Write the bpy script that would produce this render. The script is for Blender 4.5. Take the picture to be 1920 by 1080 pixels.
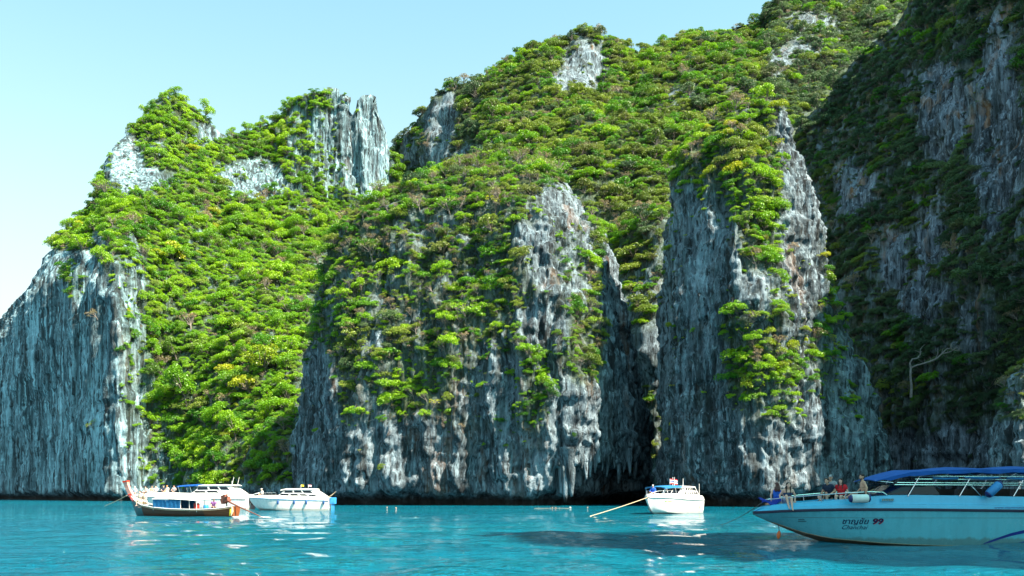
import bpy, bmesh, math, random
import numpy as np
from mathutils import Vector, Matrix, Euler

for _o in list(bpy.data.objects):
    bpy.data.objects.remove(_o)
SC = bpy.context.scene
COL = SC.collection
rad = math.radians

# ------------------------------------------------------------------ camera
F = 1663.0            # focal length in pixels of the 1920 px wide photograph
HZ = 925.0            # row of the horizon
CH = 2.0              # eye height above the water
cam_data = bpy.data.cameras.new('camera')
cam = bpy.data.objects.new('camera', cam_data)
COL.objects.link(cam)
cam.location = (0, 0, CH)
cam.rotation_euler = (rad(90), 0, 0)
cam_data.sensor_width = 36.0
cam_data.lens = 36.0 * F / 1920.0
cam_data.shift_y = (HZ - 540.0) / 1920.0
cam_data.clip_start = 0.1
cam_data.clip_end = 5000
SC.camera = cam

# ------------------------------------------------------------------ sky, sun, exposure
SUN_AZ, SUN_EL = 123.0, 50.0      # azimuth clockwise from +Y (the view direction)
world = bpy.data.worlds.new('World')
SC.world = world
world.use_nodes = True
_nt = world.node_tree
_sky = _nt.nodes.new('ShaderNodeTexSky')
_sky.sky_type = 'NISHITA'
_sky.sun_disc = False
_sky.sun_elevation = rad(SUN_EL)
_sky.sun_rotation = rad(SUN_AZ)
_sky.air_density = 1.15
_sky.dust_density = 1.6
_sky.ozone_density = 0.35
_tint = _nt.nodes.new('ShaderNodeMix')
_tint.data_type = 'RGBA'
_tint.blend_type = 'MULTIPLY'
_tint.inputs[0].default_value = 1.0
_tint.inputs[7].default_value = (0.30, 1.15, 1.04, 1)
_nt.links.new(_sky.outputs[0], _tint.inputs[6])
_bg = _nt.nodes['Background']
# thin bright haze towards the horizon, all the way round
_tc = _nt.nodes.new('ShaderNodeTexCoord')
_sep = _nt.nodes.new('ShaderNodeSeparateXYZ')
_nt.links.new(_tc.outputs['Generated'], _sep.inputs[0])
_rp = _nt.nodes.new('ShaderNodeValToRGB')
_rp.color_ramp.interpolation = 'EASE'
_rp.color_ramp.elements[0].position = 0.0
_rp.color_ramp.elements[0].color = (0.95, 0.95, 0.95, 1)
_rp.color_ramp.elements[1].position = 0.55
_rp.color_ramp.elements[1].color = (0.27, 0.27, 0.27, 1)
_nt.links.new(_sep.outputs[2], _rp.inputs[0])
_hz = _nt.nodes.new('ShaderNodeMix')
_hz.data_type = 'RGBA'
_hz.inputs[7].default_value = (4.25, 4.3, 4.25, 1)
_nt.links.new(_rp.outputs[0], _hz.inputs[0])
_nt.links.new(_tint.outputs[2], _hz.inputs[6])
_nt.links.new(_hz.outputs[2], _bg.inputs[0])
_bg.inputs[1].default_value = 0.074

_sd = bpy.data.lights.new('sun', 'SUN')
_sd.energy = 5.0
_sd.angle = rad(0.5)
_sd.color = (1.0, 0.84, 0.68)
sun = bpy.data.objects.new('sun', _sd)
COL.objects.link(sun)
SUN_DIR = Vector((math.sin(rad(SUN_AZ)) * math.cos(rad(SUN_EL)), math.cos(rad(SUN_AZ)) * math.cos(rad(SUN_EL)), math.sin(rad(SUN_EL))))
sun.rotation_euler = SUN_DIR.to_track_quat('Z', 'Y').to_euler()
sun.location = (0, -20, 60)

SC.view_settings.view_transform = 'Standard'
SC.view_settings.look = 'None'
SC.view_settings.exposure = 1.9
SC.view_settings.gamma = 1.0
SC.render.engine = 'CYCLES'
SC.cycles.max_bounces = 5
SC.cycles.diffuse_bounces = 2
SC.cycles.glossy_bounces = 3
SC.cycles.transmission_bounces = 4
SC.cycles.volume_bounces = 0
SC.cycles.use_denoising = True
# ------------------------------------------------------------------ helpers
def put(o, parent=None):
    COL.objects.link(o)
    if parent is not None:
        o.parent = parent
    return o

def tag(o, label=None, cat=None, group=None, kind=None):
    if label: o['label'] = label
    if cat: o['category'] = cat
    if group: o['group'] = group
    if kind: o['kind'] = kind
    return o

def empty(name, loc=(0, 0, 0), rz=0.0):
    o = bpy.data.objects.new(name, None)
    o.empty_display_size = 0.2
    o.location = loc
    o.rotation_euler = (0, 0, rz)
    return put(o)

def wpos(px, py, D):
    return Vector(((px - 960.0) / F * D, D, CH + (HZ - py) / F * D))

_rng = np.random.RandomState(7)
_PERM = np.concatenate([_rng.permutation(256)] * 3).astype(np.int32)
_GR = _rng.normal(size=(256, 3)).astype(np.float32)
_GR /= np.linalg.norm(_GR, axis=1)[:, None]

def pn(p, sx, sy=None, sz=None, off=0.0):
    """gradient noise, p (n,3); s* = feature size in metres along each axis; about -1..1"""
    sy = sx if sy is None else sy
    sz = sx if sz is None else sz
    q = np.stack([p[:, 0] / sx + off, p[:, 1] / sy + off * 1.7, p[:, 2] / sz + off * 2.3], 1).astype(np.float32)
    fl = np.floor(q)
    f = q - fl
    i = fl.astype(np.int32) & 255
    u = f * f * f * (f * (f * 6 - 15) + 10)
    r = np.zeros(len(q), np.float32)
    for dx in (0, 1):
        wx = u[:, 0] if dx else 1 - u[:, 0]
        a = _PERM[i[:, 0] + dx]
        for dy in (0, 1):
            wy = wx * (u[:, 1] if dy else 1 - u[:, 1])
            b = _PERM[a + i[:, 1] + dy]
            for dz in (0, 1):
                g = _GR[_PERM[b + i[:, 2] + dz]]
                r += wy * (u[:, 2] if dz else 1 - u[:, 2]) * (g[:, 0] * (f[:, 0] - dx) + g[:, 1] * (f[:, 1] - dy) + g[:, 2] * (f[:, 2] - dz))
    return r * 1.5

_RJ = _rng.rand(256, 3).astype(np.float32)
def worley(p, sx, sz, off=0.0):
    """distance to the nearest cell point (0..~1), cells stretched upwards"""
    q = np.stack([p[:, 0] / sx + off, p[:, 1] / sx + off * 1.3, p[:, 2] / sz + off * 2.1], 1).astype(np.float32)
    fl = np.floor(q); f = q - fl
    i = fl.astype(np.int32) & 255
    best = np.full(len(q), 9.0, np.float32)
    for dx in (-1, 0, 1):
        a = _PERM[(i[:, 0] + dx) & 255]
        for dy in (-1, 0, 1):
            b = _PERM[(a + i[:, 1] + dy) & 255]
            for dz in (-1, 0, 1):
                j = _RJ[_PERM[(b + i[:, 2] + dz) & 255]]
                d = (j[:, 0] + dx - f[:, 0]) ** 2 + (j[:, 1] + dy - f[:, 1]) ** 2 + (j[:, 2] + dz - f[:, 2]) ** 2
                np.minimum(best, d, out=best)
    return np.sqrt(best)

def sstep(a, b, x):
    t = np.clip((x - a) / (b - a), 0, 1)
    return t * t * (3 - 2 * t)

def mesh_from(name, verts, faces, mat=None, smooth=True, parent=None, link=True):
    me = bpy.data.meshes.new(name)
    if isinstance(verts, np.ndarray) and isinstance(faces, np.ndarray):
        nv, nf, k = len(verts), len(faces), faces.shape[1]
        me.vertices.add(nv)
        me.vertices.foreach_set('co', verts.astype(np.float32).ravel())
        me.loops.add(nf * k)
        me.loops.foreach_set('vertex_index', faces.astype(np.int32).ravel())
        me.polygons.add(nf)
        me.polygons.foreach_set('loop_start', np.arange(0, nf * k, k, dtype=np.int32))
        me.polygons.foreach_set('loop_total', np.full(nf, k, np.int32))
        me.update(calc_edges=True)
    else:
        me.from_pydata([tuple(v) for v in verts], [], [tuple(f) for f in faces])
        me.update()
    if smooth:
        me.polygons.foreach_set('use_smooth', np.ones(len(me.polygons), bool))
    if mat is not None:
        me.materials.append(mat)
    o = bpy.data.objects.new(name, me)
    if link:
        put(o, parent)
    return o

def from_bm(name, bm, mat, parent=None, smooth=False, autosmooth=None):
    bmesh.ops.recalc_face_normals(bm, faces=bm.faces)
    me = bpy.data.meshes.new(name)
    bm.to_mesh(me)
    bm.free()
    if smooth:
        me.polygons.foreach_set('use_smooth', np.ones(len(me.polygons), bool))
        if autosmooth:
            me.set_sharp_from_angle(angle=rad(autosmooth))
    if mat is not None:
        me.materials.append(mat)
    return put(bpy.data.objects.new(name, me), parent)

class NT:
    """small node-tree writer"""
    def __init__(self, name):
        self.m = bpy.data.materials.new(name)
        self.m.use_nodes = True
        self.t = self.m.node_tree
        self.t.nodes.clear()
        self.out = self.t.nodes.new('ShaderNodeOutputMaterial')
    def n(self, typ, **kw):
        nd = self.t.nodes.new(typ)
        for k, v in kw.items():
            setattr(nd, k, v)
        return nd
    def l(self, a, b):
        self.t.links.new(a, b)
        return b
    def setin(self, sock, v):
        if hasattr(v, 'is_output'):
            self.t.links.new(v, sock)
        else:
            sock.default_value = v
    def math(self, op, a, b=0.0, clamp=False):
        nd = self.n('ShaderNodeMath', operation=op, use_clamp=clamp)
        self.setin(nd.inputs[0], a)
        self.setin(nd.inputs[1], b)
        return nd.outputs[0]
    def noise(self, vec, scale, detail=4.0, rough=0.55, dist=0.0):
        nd = self.n('ShaderNodeTexNoise')
        if vec is not None: self.l(vec, nd.inputs['Vector'])
        nd.inputs['Scale'].default_value = scale
        nd.inputs['Detail'].default_value = detail
        nd.inputs['Roughness'].default_value = rough
        nd.inputs['Distortion'].default_value = dist
        return nd.outputs['Fac']
    def ramp(self, fac, stops, interp='LINEAR'):
        nd = self.n('ShaderNodeValToRGB')
        cr = nd.color_ramp
        cr.interpolation = interp
        while len(cr.elements) < len(stops):
            cr.elements.new(0.5)
        for e, (p, c) in zip(cr.elements, stops):
            e.position = p
            e.color = (c[0], c[1], c[2], 1) if isinstance(c, (tuple, list)) else (c, c, c, 1)
        self.l(fac, nd.inputs[0])
        return nd.outputs[0]
    def mix(self, fac, a, b, mode='MIX'):
        nd = self.n('ShaderNodeMix', data_type='RGBA', blend_type=mode)
        self.setin(nd.inputs[0], fac)
        for s, v in ((nd.inputs[6], a), (nd.inputs[7], b)):
            if isinstance(v, (tuple, list)): v = (v[0], v[1], v[2], 1)
            self.setin(s, v)
        return nd.outputs[2]
    def vscale(self, vec, s):
        nd = self.n('ShaderNodeVectorMath', operation='MULTIPLY')
        self.l(vec, nd.inputs[0])
        nd.inputs[1].default_value = s
        return nd.outputs[0]
    def bump(self, h, strength=0.5, dist=0.1, normal=None):
        nd = self.n('ShaderNodeBump')
        nd.inputs['Strength'].default_value = strength
        nd.inputs['Distance'].default_value = dist
        self.l(h, nd.inputs['Height'])
        if normal is not None: self.l(normal, nd.inputs['Normal'])
        return nd.outputs[0]
    def principled(self, color, rough=0.6, spec=0.5, normal=None, metal=0.0, coat=0.0):
        nd = self.n('ShaderNodeBsdfPrincipled')
        if isinstance(color, (tuple, list)): color = (color[0], color[1], color[2], 1)
        self.setin(nd.inputs['Base Color'], color)
        self.setin(nd.inputs['Roughness'], rough)
        nd.inputs['Specular IOR Level'].default_value = spec
        nd.inputs['Metallic'].default_value = metal
        nd.inputs['Coat Weight'].default_value = coat
        if normal is not None: self.l(normal, nd.inputs['Normal'])
        return nd
    def done(self, shader):
        self.l(shader, self.out.inputs['Surface'])
        return self.m

_MC = {}
def plain(name, col, rough=0.5, var=0.12, scale=3.0, spec=0.4, metal=0.0, coat=0.0, bump=0.0):
    """procedural paint / cloth / skin: base colour with soft noise variation and a little wear"""
    if name in _MC: return _MC[name]
    t = NT(name)
    co = t.n('ShaderNodeTexCoord').outputs['Object']
    f = t.noise(co, scale, 5, 0.6)
    c = t.ramp(f, [(0.3, tuple(x * (1 - var) for x in col)), (0.7, tuple(min(1, x * (1 + var)) for x in col))])
    r = t.math('ADD', t.math('MULTIPLY', f, 0.2), rough - 0.1)
    nm = t.bump(t.noise(co, scale * 6, 4), bump, 0.02) if bump else None
    _MC[name] = t.done(t.principled(c, r, spec, nm, metal, coat).outputs[0])
    return _MC[name]
# ------------------------------------------------------------------ rock, soil and water materials
def rock_material(name, jst=1.0, stretch=0.12, scale=0.32, tint=(0.66, 0.95, 1.10), pale=0.44, ochre=0.35):
    t = NT(name)
    pos = t.n('ShaderNodeNewGeometry').outputs['Position']
    sp = t.vscale(pos, (1, 1, stretch))
    a = t.noise(sp, scale, 6, 0.7, 0.5)
    b = t.noise(sp, scale * 5.5, 4, 0.7)
    big = t.noise(t.vscale(pos, (1, 1, 0.4)), 0.055, 3, 0.5)
    f = t.math('ADD', t.math('MULTIPLY', a, 0.62), t.math('MULTIPLY', b, 0.38))
    f = t.math('ADD', f, t.math('MULTIPLY', t.math('SUBTRACT', big, 0.5), 0.3))
    tt = tint
    sc = lambda r, g, bl: (r * tt[0], g * tt[1], bl * tt[2])
    c = t.ramp(f, [(0.30, sc(.018, .019, .02)), (0.41, sc(.06, .062, .065)), (0.49, sc(.15, .146, .15)),
                   (0.60, sc(pale * .72, pale * .69, pale * .70)), (0.76, sc(pale, pale * .97, pale * .98))])
    # fine dark joints and pale calcite runs, contrast painted up to stand for shading
    jn = t.noise(t.vscale(pos, (1, 1, 0.16 * jst)), 1.5 * (0.5 + 0.5 * jst), 5, 0.72, 0.3)
    c = t.mix(t.math('MULTIPLY', t.ramp(jn, [(0.39, 1.0), (0.47, 0.0)]), 0.88), c, (0.012, 0.014, 0.015))
    c = t.mix(t.math('MULTIPLY', t.ramp(jn, [(0.54, 0.0), (0.63, 1.0)]), 0.65), c, sc(pale * 1.15, pale * 1.1, pale * 1.1))
    cv = t.noise(t.vscale(pos, (1, 1, 0.09 * jst)), 0.55 * (0.5 + 0.5 * jst), 6, 0.68, 0.4)
    c = t.mix(t.math('MULTIPLY', t.ramp(cv, [(0.37, 1.0), (0.44, 0.0)]), 0.85), c, (0.010, 0.012, 0.014))  # dark crevice lines, shade painted into the rock colour
    # ochre and rust seams
    oc = t.noise(t.vscale(pos, (1, 1, 0.22)), 0.17, 4, 0.6)
    c = t.mix(t.math('MULTIPLY', t.ramp(oc, [(0.58, 0.0), (0.72, 1.0)]), ochre), c, (0.33, 0.17, 0.075), 'MIX')
    # black algae streaks running down
    al = t.noise(t.vscale(pos, (1, 1, 0.05)), 0.75, 4, 0.6)
    c = t.mix(t.math('MULTIPLY', t.ramp(al, [(0.5, 0.0), (0.64, 1.0)]), 0.6), c, (0.02, 0.024, 0.024), 'MIX')
    # soil and moss where plants root
    veg = t.n('ShaderNodeAttribute', attribute_name='veg').outputs['Fac']
    soil = t.ramp(t.noise(pos, 0.5, 5, 0.65), [(0.35, (.02, .03, .012)), (0.55, (.045, .075, .018)), (0.75, (.10, .085, .05))])
    vm = t.math('MULTIPLY', veg, t.ramp(t.noise(pos, 0.35, 5, 0.7), [(0.25, 0.35), (0.55, 1.0)]))
    c = t.mix(t.math('MULTIPLY', vm, 0.9), c, soil)
    # tide mark
    z = t.n('ShaderNodeSeparateXYZ')
    t.l(pos, z.inputs[0])
    zz = t.math('ADD', z.outputs[2], t.math('MULTIPLY', t.noise(pos, 0.7, 4), 1.1))
    tide = t.ramp(t.math('MULTIPLY', zz, 0.25), [(0.36, 1.0), (0.62, 0.0)])
    c = t.mix(t.math('MULTIPLY', tide, 0.93), c, (0.022, 0.018, 0.015))
    h = t.math('ADD', t.math('MULTIPLY', a, 0.8), t.math('ADD', t.math('MULTIPLY', b, 0.5), t.math('MULTIPLY', t.noise(pos, 2.6, 4, 0.7), 0.45)))
    nm = t.bump(h, 1.0, 0.55)
    return t.done(t.principled(c, 0.9, 0.2, nm).outputs[0])

M_rock = rock_material('limestone_rock', 1.0, 0.13, 0.34)
M_rock_wall = rock_material('limestone_flowstone', 0.5, 0.05, 0.20, (0.58, 0.98, 1.12), 0.66, 0.15)
M_rock_red = rock_material('limestone_iron_stained', 0.8, 0.10, 0.22, (0.72, 0.95, 1.15), 0.44, 0.8)

# ------------------------------------------------------------------ cliffs
def ridged(n):
    return 1.0 - 2.0 * np.abs(n)

def rock_disp(P, s, seed, steep, curtain=0.0, low=1.0):
    w = P + s * 1.1 * np.stack([pn(P, 6 * s, off=seed + 3), pn(P, 6 * s, off=seed + 5), pn(P, 9 * s, off=seed + 9)], 1)
    w = w + s * 0.35 * np.stack([pn(P, 1.6 * s, off=seed + 13), pn(P, 1.6 * s, off=seed + 15), pn(P, 2.4 * s, off=seed + 19)], 1)
    d = 2.6 * s * low * pn(P, 17 * s, 17 * s, 48 * s, seed)
    d += 0.9 * s * low * pn(w, 8 * s, 8 * s, 14 * s, seed + 1)
    c1 = worley(w, 3.4 * s, 17 * s * (1 + 3 * curtain), seed + 2)
    c2 = worley(w, 1.25 * s, 6.5 * s * (1 + 3 * curtain), seed + 4)
    c3 = worley(w, 0.6 * s, 2.0 * s, seed + 6)
    k = 0.2 + 0.8 * steep
    d -= (2.9 * c1 + 1.45 * c2) * s * k
    d -= 0.6 * c3 * s * (1 - 0.6 * curtain)
    d += 0.9 * s * ridged(pn(w, 4.6 * s, 4.6 * s, (26 + 60 * curtain) * s, seed + 2)) * k
    d += 0.45 * s * ridged(pn(w, 6 * s, 6 * s, 2.2 * s, seed + 6)) * (1 - curtain * 0.8)
    d += 0.16 * s * ridged(pn(w, 0.5 * s, 0.5 * s, 0.9 * s, seed + 10))
    return d - np.mean(d) + 0.3 * s

def grid_normals(P, closed):
    if closed:
        du = np.roll(P, -1, 1) - np.roll(P, 1, 1)
    else:
        du = np.gradient(P, axis=1)
    dv = np.gradient(P, axis=0)
    N = np.cross(du, dv)
    return N / (np.linalg.norm(N, axis=2)[:, :, None] + 1e-9)

def grid_faces(nv, nu, closed):
    a = np.arange(nv * nu).reshape(nv, nu)
    if closed:
        b = np.roll(a, -1, 1)
        q = np.stack([a[:-1], b[:-1], b[1:], a[1:]], -1)
    else:
        q = np.stack([a[:-1, :-1], a[:-1, 1:], a[1:, 1:], a[1:, :-1]], -1)
    return q.reshape(-1, 4)

def project(P):
    y = np.maximum(P[:, 1], 1.0)
    return 960 + P[:, 0] / y * F, HZ - (P[:, 2] - CH) / y * F

def zones(px, py, base, zs):
    d = np.full(px.shape, base, np.float32) if np.isscalar(base) else base.astype(np.float32).copy()
    for cx, cy, rx, ry, v in zs:
        k = np.clip(1.5 - np.sqrt(((px - cx) / rx) ** 2 + ((py - cy) / ry) ** 2), 0, 1)
        k = sstep(0, 0.7, k)
        d = d * (1 - k) + v * k
    return d

MASS = []     # (name, P flat, N flat, density, faces, crown size range, palette)

def finish_mass(name, P, closed, s, seed, vegfun, mat, crown, palette, label, curtain=0.0, notch=True, sign_dir=None, amp=1.0, low=1.0, dent=None):
    nv, nu, _ = P.shape
    N = grid_normals(P, closed)
    if sign_dir is None:
        c = P.reshape(-1, 3).mean(0)
        if ((P - c) * N)[:, :, :2].sum() < 0: N = -N
    else:
        if (N * np.array(sign_dir)).sum(2).mean() < 0: N = -N
    Pf, Nf = P.reshape(-1, 3).astype(np.float32), N.reshape(-1, 3).astype(np.float32)
    steep = 1 - sstep(0.35, 0.8, Nf[:, 2])
    cu = curtain(Pf) if callable(curtain) else curtain
    low = low(Pf) if callable(low) else low
    d = rock_disp(Pf, s, seed, steep, cu, low) * amp
    z = Pf[:, 2]
    Nd = Nf.copy()
    Nd[:, 2] *= 0.6
    fade = sstep(-3, 1.0, z)
    Pd = Pf + Nd * (d * (0.35 + 0.65 * fade))[:, None]
    if notch:
        nn = pn(Pf, 7, 7, 60, off=2) * 0.7 + pn(Pf, 2.4, 2.4, 60, off=4) * 0.45
        k = 1 - sstep(0.7 + 0.5 * nn, 2.5 + 1.7 * nn, Pd[:, 2])
        hn = Nf.copy(); hn[:, 2] = 0
        Pd -= hn * (k * (2.2 + 1.2 * nn))[:, None]
    if dent is not None:
        hn = Nf.copy(); hn[:, 2] = 0
        qx, qy = project(Pd)
        Pd -= hn * dent(qx, qy, Pf)[:, None]
    G = Pd.reshape(nv, nu, 3)
    N2 = grid_normals(G, closed)
    if (N2.reshape(-1, 3) * Nf).sum() < 0: N2 = -N2
    # smoothed normals decide where plants can hold on
    Ns = N2.copy()
    for _ in range(6):
        Ns[1:-1] = (Ns[:-2] + Ns[1:-1] * 2 + Ns[2:]) / 4
        Ns = (np.roll(Ns, 1, 1) + Ns * 2 + np.roll(Ns, -1, 1)) / 4 if closed else Ns
    Ns = Ns.reshape(-1, 3)
    px, py = project(Pd)
    dens = np.clip(vegfun(px, py, Ns[:, 2], Pd), 0, 1)
    dens *= sstep(2.5, 5.0, Pd[:, 2])
    faces = grid_faces(nv, nu, closed)
    flip = (N2.reshape(-1, 3)[faces[0, 0]] * np.cross(Pd[faces[0, 1]] - Pd[faces[0, 0]], Pd[faces[0, 3]] - Pd[faces[0, 0]])).sum() < 0
    if flip: faces = faces[:, ::-1]
    o = mesh_from(name, Pd, faces, mat)
    at = o.data.attributes.new('veg', 'FLOAT', 'POINT')
    at.data.foreach_set('value', dens.astype(np.float32))
    tag(o, label, kind='structure')
    MASS.append((name, Pd, N2.reshape(-1, 3), dens, faces, crown, palette))
    return o

def smooth1(a, k, closed=False):
    for _ in range(k):
        if closed:
            a = (np.roll(a, 1, 0) + 2 * a + np.roll(a, -1, 0)) / 4
        else:
            b = a.copy()
            b[1:-1] = (a[:-2] + 2 * a[1:-1] + a[2:]) / 4
            a = b
    return a

def curtain(name, cols, ridge, nu, nv, back=90.0, vsm=6, usm=10, X=None):
    """cols: [(px, [(D, py)...bottom to crest])]; py None = water line.  Returns grid P (nv, nu, 3) incl. the far side."""
    nf = int(nv * 0.84)
    xs = np.array([c[0] for c in cols], float)
    tv = np.linspace(0, 1, nf)
    Dc, Yc = [], []
    for x, pts in cols:
        D = np.array([p[0] for p in pts], float)
        Y = np.array([(HZ + CH * F / p[0]) if p[1] is None else p[1] for p in pts], float)
        ln = np.concatenate([[0], np.cumsum(np.hypot(np.diff(D) * 4.0, np.diff(Y)))])
        Dc.append(np.interp(tv, ln / ln[-1], D))
        Yc.append(np.interp(tv, ln / ln[-1], Y))
    Dc, Yc = np.array(Dc), np.array(Yc)
    X = np.linspace(xs[0], xs[-1], nu) if X is None else X
    nu = len(X)
    D = np.stack([np.interp(X, xs, Dc[:, j]) for j in range(nf)], 1)
    Y = np.stack([np.interp(X, xs, Yc[:, j]) for j in range(nf)], 1)
    D = smooth1(D, usm * 4); Y = smooth1(Y, usm * 4)
    D = smooth1(D.T, vsm * 2).T; Y = smooth1(Y.T, vsm * 2).T
    rx = np.array([r[0] for r in ridge], float); ry = np.array([r[1] for r in ridge], float)
    R = np.interp(X, rx, ry)
    W = HZ + CH * F / D[:, 0]
    k = (W - R) / (W - Y[:, -1])
    # keep the low part where it is, stretch towards the crest
    tt = tv[None, :] ** 1.5
    Y = W[:, None] - (W[:, None] - Y) * (1 + (k[:, None] - 1) * tt)
    P = np.stack([(X[:, None] - 960) / F * D, D, CH + (HZ - Y) / F * D], -1)      # nu, nf, 3
    nb = nv - nf - 3
    under = P[:, :1] + np.array([0, 0, 0.0]); under = np.repeat(under, 3, 1)
    under[:, 0, 2] = -4.0; under[:, 1, 2] = -2.5; under[:, 2, 2] = -1.0
    t = np.linspace(0, 1, nb + 1)[1:]
    top = P[:, -1]
    dirn = top[:, :2] / np.linalg.norm(top[:, :2], axis=1)[:, None]
    bk = np.zeros((nu, nb, 3))
    bk[:, :, :2] = top[:, None, :2] + dirn[:, None] * (back * t ** 0.8)[None, :, None]
    bk[:, :, 2] = top[:, None, 2] * (1 - t ** 1.3)[None] - 2 * t[None]
    return np.concatenate([under, P, bk], 1).transpose(1, 0, 2)

def tower(plan, levels, D0, nu, nv, dense_front=0.8, psm=14):
    """plan: closed outline [(px, D)] at the base, front first; levels: [(py, xl, xr, push, squash)] bottom to top"""
    pl = np.array(plan, float)
    nfront = int(np.argmax(pl[:, 0])) + 1
    def resample(a, n):
        ln = np.concatenate([[0], np.cumsum(np.hypot(np.diff(a[:, 0]) / F * D0, np.diff(a[:, 1])))])
        t = np.linspace(0, ln[-1], n, endpoint=False)
        return np.stack([np.interp(t, ln, a[:, 0]), np.interp(t, ln, a[:, 1])], 1)
    fr = resample(pl[:nfront], int(nu * dense_front))
    bk = resample(np.vstack([pl[nfront - 1:], pl[:1]]), nu - int(nu * dense_front))
    ring = np.vstack([fr, bk])
    for _ in range(psm):
        ring = smooth1(ring, 3, True)
    xl0, xr0 = ring[:, 0].min(), ring[:, 0].max()
    u = (ring[:, 0] - xl0) / (xr0 - xl0)
    Df = ring[:, 1].min()
    lv = np.array(levels, float)
    zl = CH + (HZ - lv[:, 0]) / F * (Df + lv[:, 3] + 0.5 * (D0 - Df))
    # sample levels by arc length so that the flat top also gets rows
    half = (lv[:, 2] - lv[:, 1]) * 0.5 / F * D0
    ln = np.concatenate([[0], np.cumsum(np.hypot(np.diff(zl), np.diff(lv[:, 3]) + np.abs(np.diff(half)) * 0.7))])
    t = np.linspace(0, ln[-1], nv)
    ev = lambda col: smooth1(np.interp(t, ln, col), 8)
    z, xl, xr, push, sq = ev(zl), ev(lv[:, 1]), ev(lv[:, 2]), ev(lv[:, 3]), ev(lv[:, 4])
    D = Df + (ring[None, :, 1] - Df) * sq[:, None] + push[:, None]
    px = xl[:, None] + u[None] * (xr - xl)[:, None]
    return np.stack([(px - 960) / F * D, D, np.repeat(z[:, None], len(ring), 1)], -1)

# ---- left mountain: flowstone wall, arete, jungle slope, two peaks
ridgeA = [(-400, 760), (-250, 705), (-150, 665), (-60, 650), (0, 612), (30, 578), (60, 545), (90, 496), (110, 470), (150, 428), (172, 396), (184, 362), (200, 318), (212, 285),
          (235, 262), (258, 248), (275, 225), (292, 200), (310, 192), (335, 196), (352, 205), (380, 222), (400, 245), (418, 258), (445, 262), (465, 256), (490, 247), (515, 240),
          (534, 226), (540, 205), (556, 200), (572, 186), (590, 180), (606, 184), (616, 168), (630, 172), (636, 182), (650, 186), (657, 205), (664, 222), (672, 196), (684, 184), (700, 183), (708, 205),
          (716, 240), (724, 268), (730, 300), (744, 340), (770, 400), (830, 470)]
colsA = [(-400, [(450, None), (450, 840), (460, 790), (475, 760)]), (-150, [(352, None), (351, 760), (360, 690), (376, 665)]),
         (0, [(297, None), (295, 710), (299, 625), (312, 588)]), (60, [(267, None), (264, 650), (270, 560), (288, 512)]),
         (110, [(252, None), (249, 610), (255, 490), (278, 435)]), (170, [(236, None), (233, 600), (240, 470), (262, 410), (288, 360)]),
         (222, [(226, None), (224, 800), (226, 600), (232, 500), (252, 420), (278, 350), (298, 265)]),
         (262, [(229, None), (231, 800), (237, 620), (246, 500), (264, 420), (288, 330), (310, 240)]),
         (310, [(228, None), (234, 800), (246, 650), (260, 500), (278, 400), (298, 300), (315, 192)]),
         (400, [(207, None), (214, 840), (238, 690), (274, 500), (299, 400), (320, 300), (333, 245)]),
         (500, [(194, None), (200, 840), (232, 680), (286, 500), (316, 400), (338, 300), (350, 245)]),
         (550, [(192, None), (198, 840), (234, 670), (296, 490), (324, 390), (336, 310), (342, 205)]),
         (620, [(194, None), (202, 840), (240, 660), (306, 480), (332, 380), (338, 290), (342, 172)]),
         (700, [(206, None), (216, 820), (256, 650), (316, 480), (338, 380), (342, 300), (345, 183)]),
         (730, [(230, None), (240, 800), (280, 650), (326, 500), (344, 420), (347, 380), (349, 300)]),
         (830, [(300, None), (320, 800), (345, 650), (355, 560), (358, 520), (360, 500), (362, 470)])]
XAR = [(0, 150), (430, 165), (500, 200), (560, 232), (700, 243), (800, 255), (940, 268)]
def vegA(px, py, nz, P):
    xar = np.interp(py, [a[0] for a in XAR], [a[1] for a in XAR])
    base = np.where(px < xar - 8, 0.02, 1.0) * 1.0
    crest = (py < 470) & (px < 200)
    base = np.where(crest, 0.9, base)
    rockstrip = np.exp(-((px - xar - 8) / 22.0) ** 2) * (py > 440)
    base = base * (1 - 0.75 * rockstrip)
    n = pn(P, 14, off=31) * 0.5 + pn(P, 6, off=12) * 0.5
    d = zones(px, py, base, [(232, 305, 34, 52, .12), (262, 340, 60, 22, .15), (385, 252, 30, 20, .2), (478, 335, 62, 34, .12), (300, 280, 20, 12, .4), (620, 250, 76, 100, .14), (690, 240, 44, 130, .02), (640, 190, 40, 30, .1), (575, 330, 40, 60, .5),
                             (590, 196, 34, 16, .7), (560, 250, 20, 30, .5), (250, 640, 20, 200, .35), (140, 530, 14, 30, .5), (300, 880, 30, 40, .4)])
    wallveg = ((px < 225) & (py > 480)).astype(np.float32) * sstep(0.35, 0.6, n) * 0.25 * (py > 820)
    return d * sstep(-0.75, -0.15, n + d * 0.9 - 0.5) + wallveg
def lowA(P):      # keep the skyline, let the slope roll
    px, py = project(P)
    r = np.interp(px, [q[0] for q in ridgeA], [q[1] for q in ridgeA])
    return 0.35 + 1.0 * sstep(60, 200, py - r) * sstep(260, 340, px)
PA = curtain('left', colsA, ridgeA, 560, 350)
finish_mass('cliff_left', PA, False, 1.7, 11.3, vegA, M_rock_wall, (2.3, 5.6), 'lime', 'tall grey limestone mountain with a fluted shaded wall and bright jungle slope',
            curtain=lambda P: np.clip(1.2 - np.abs(P[:, 0] + 130) / 60, 0, 1), sign_dir=(0, -1, 0.5), amp=0.85, low=lowA)

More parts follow.
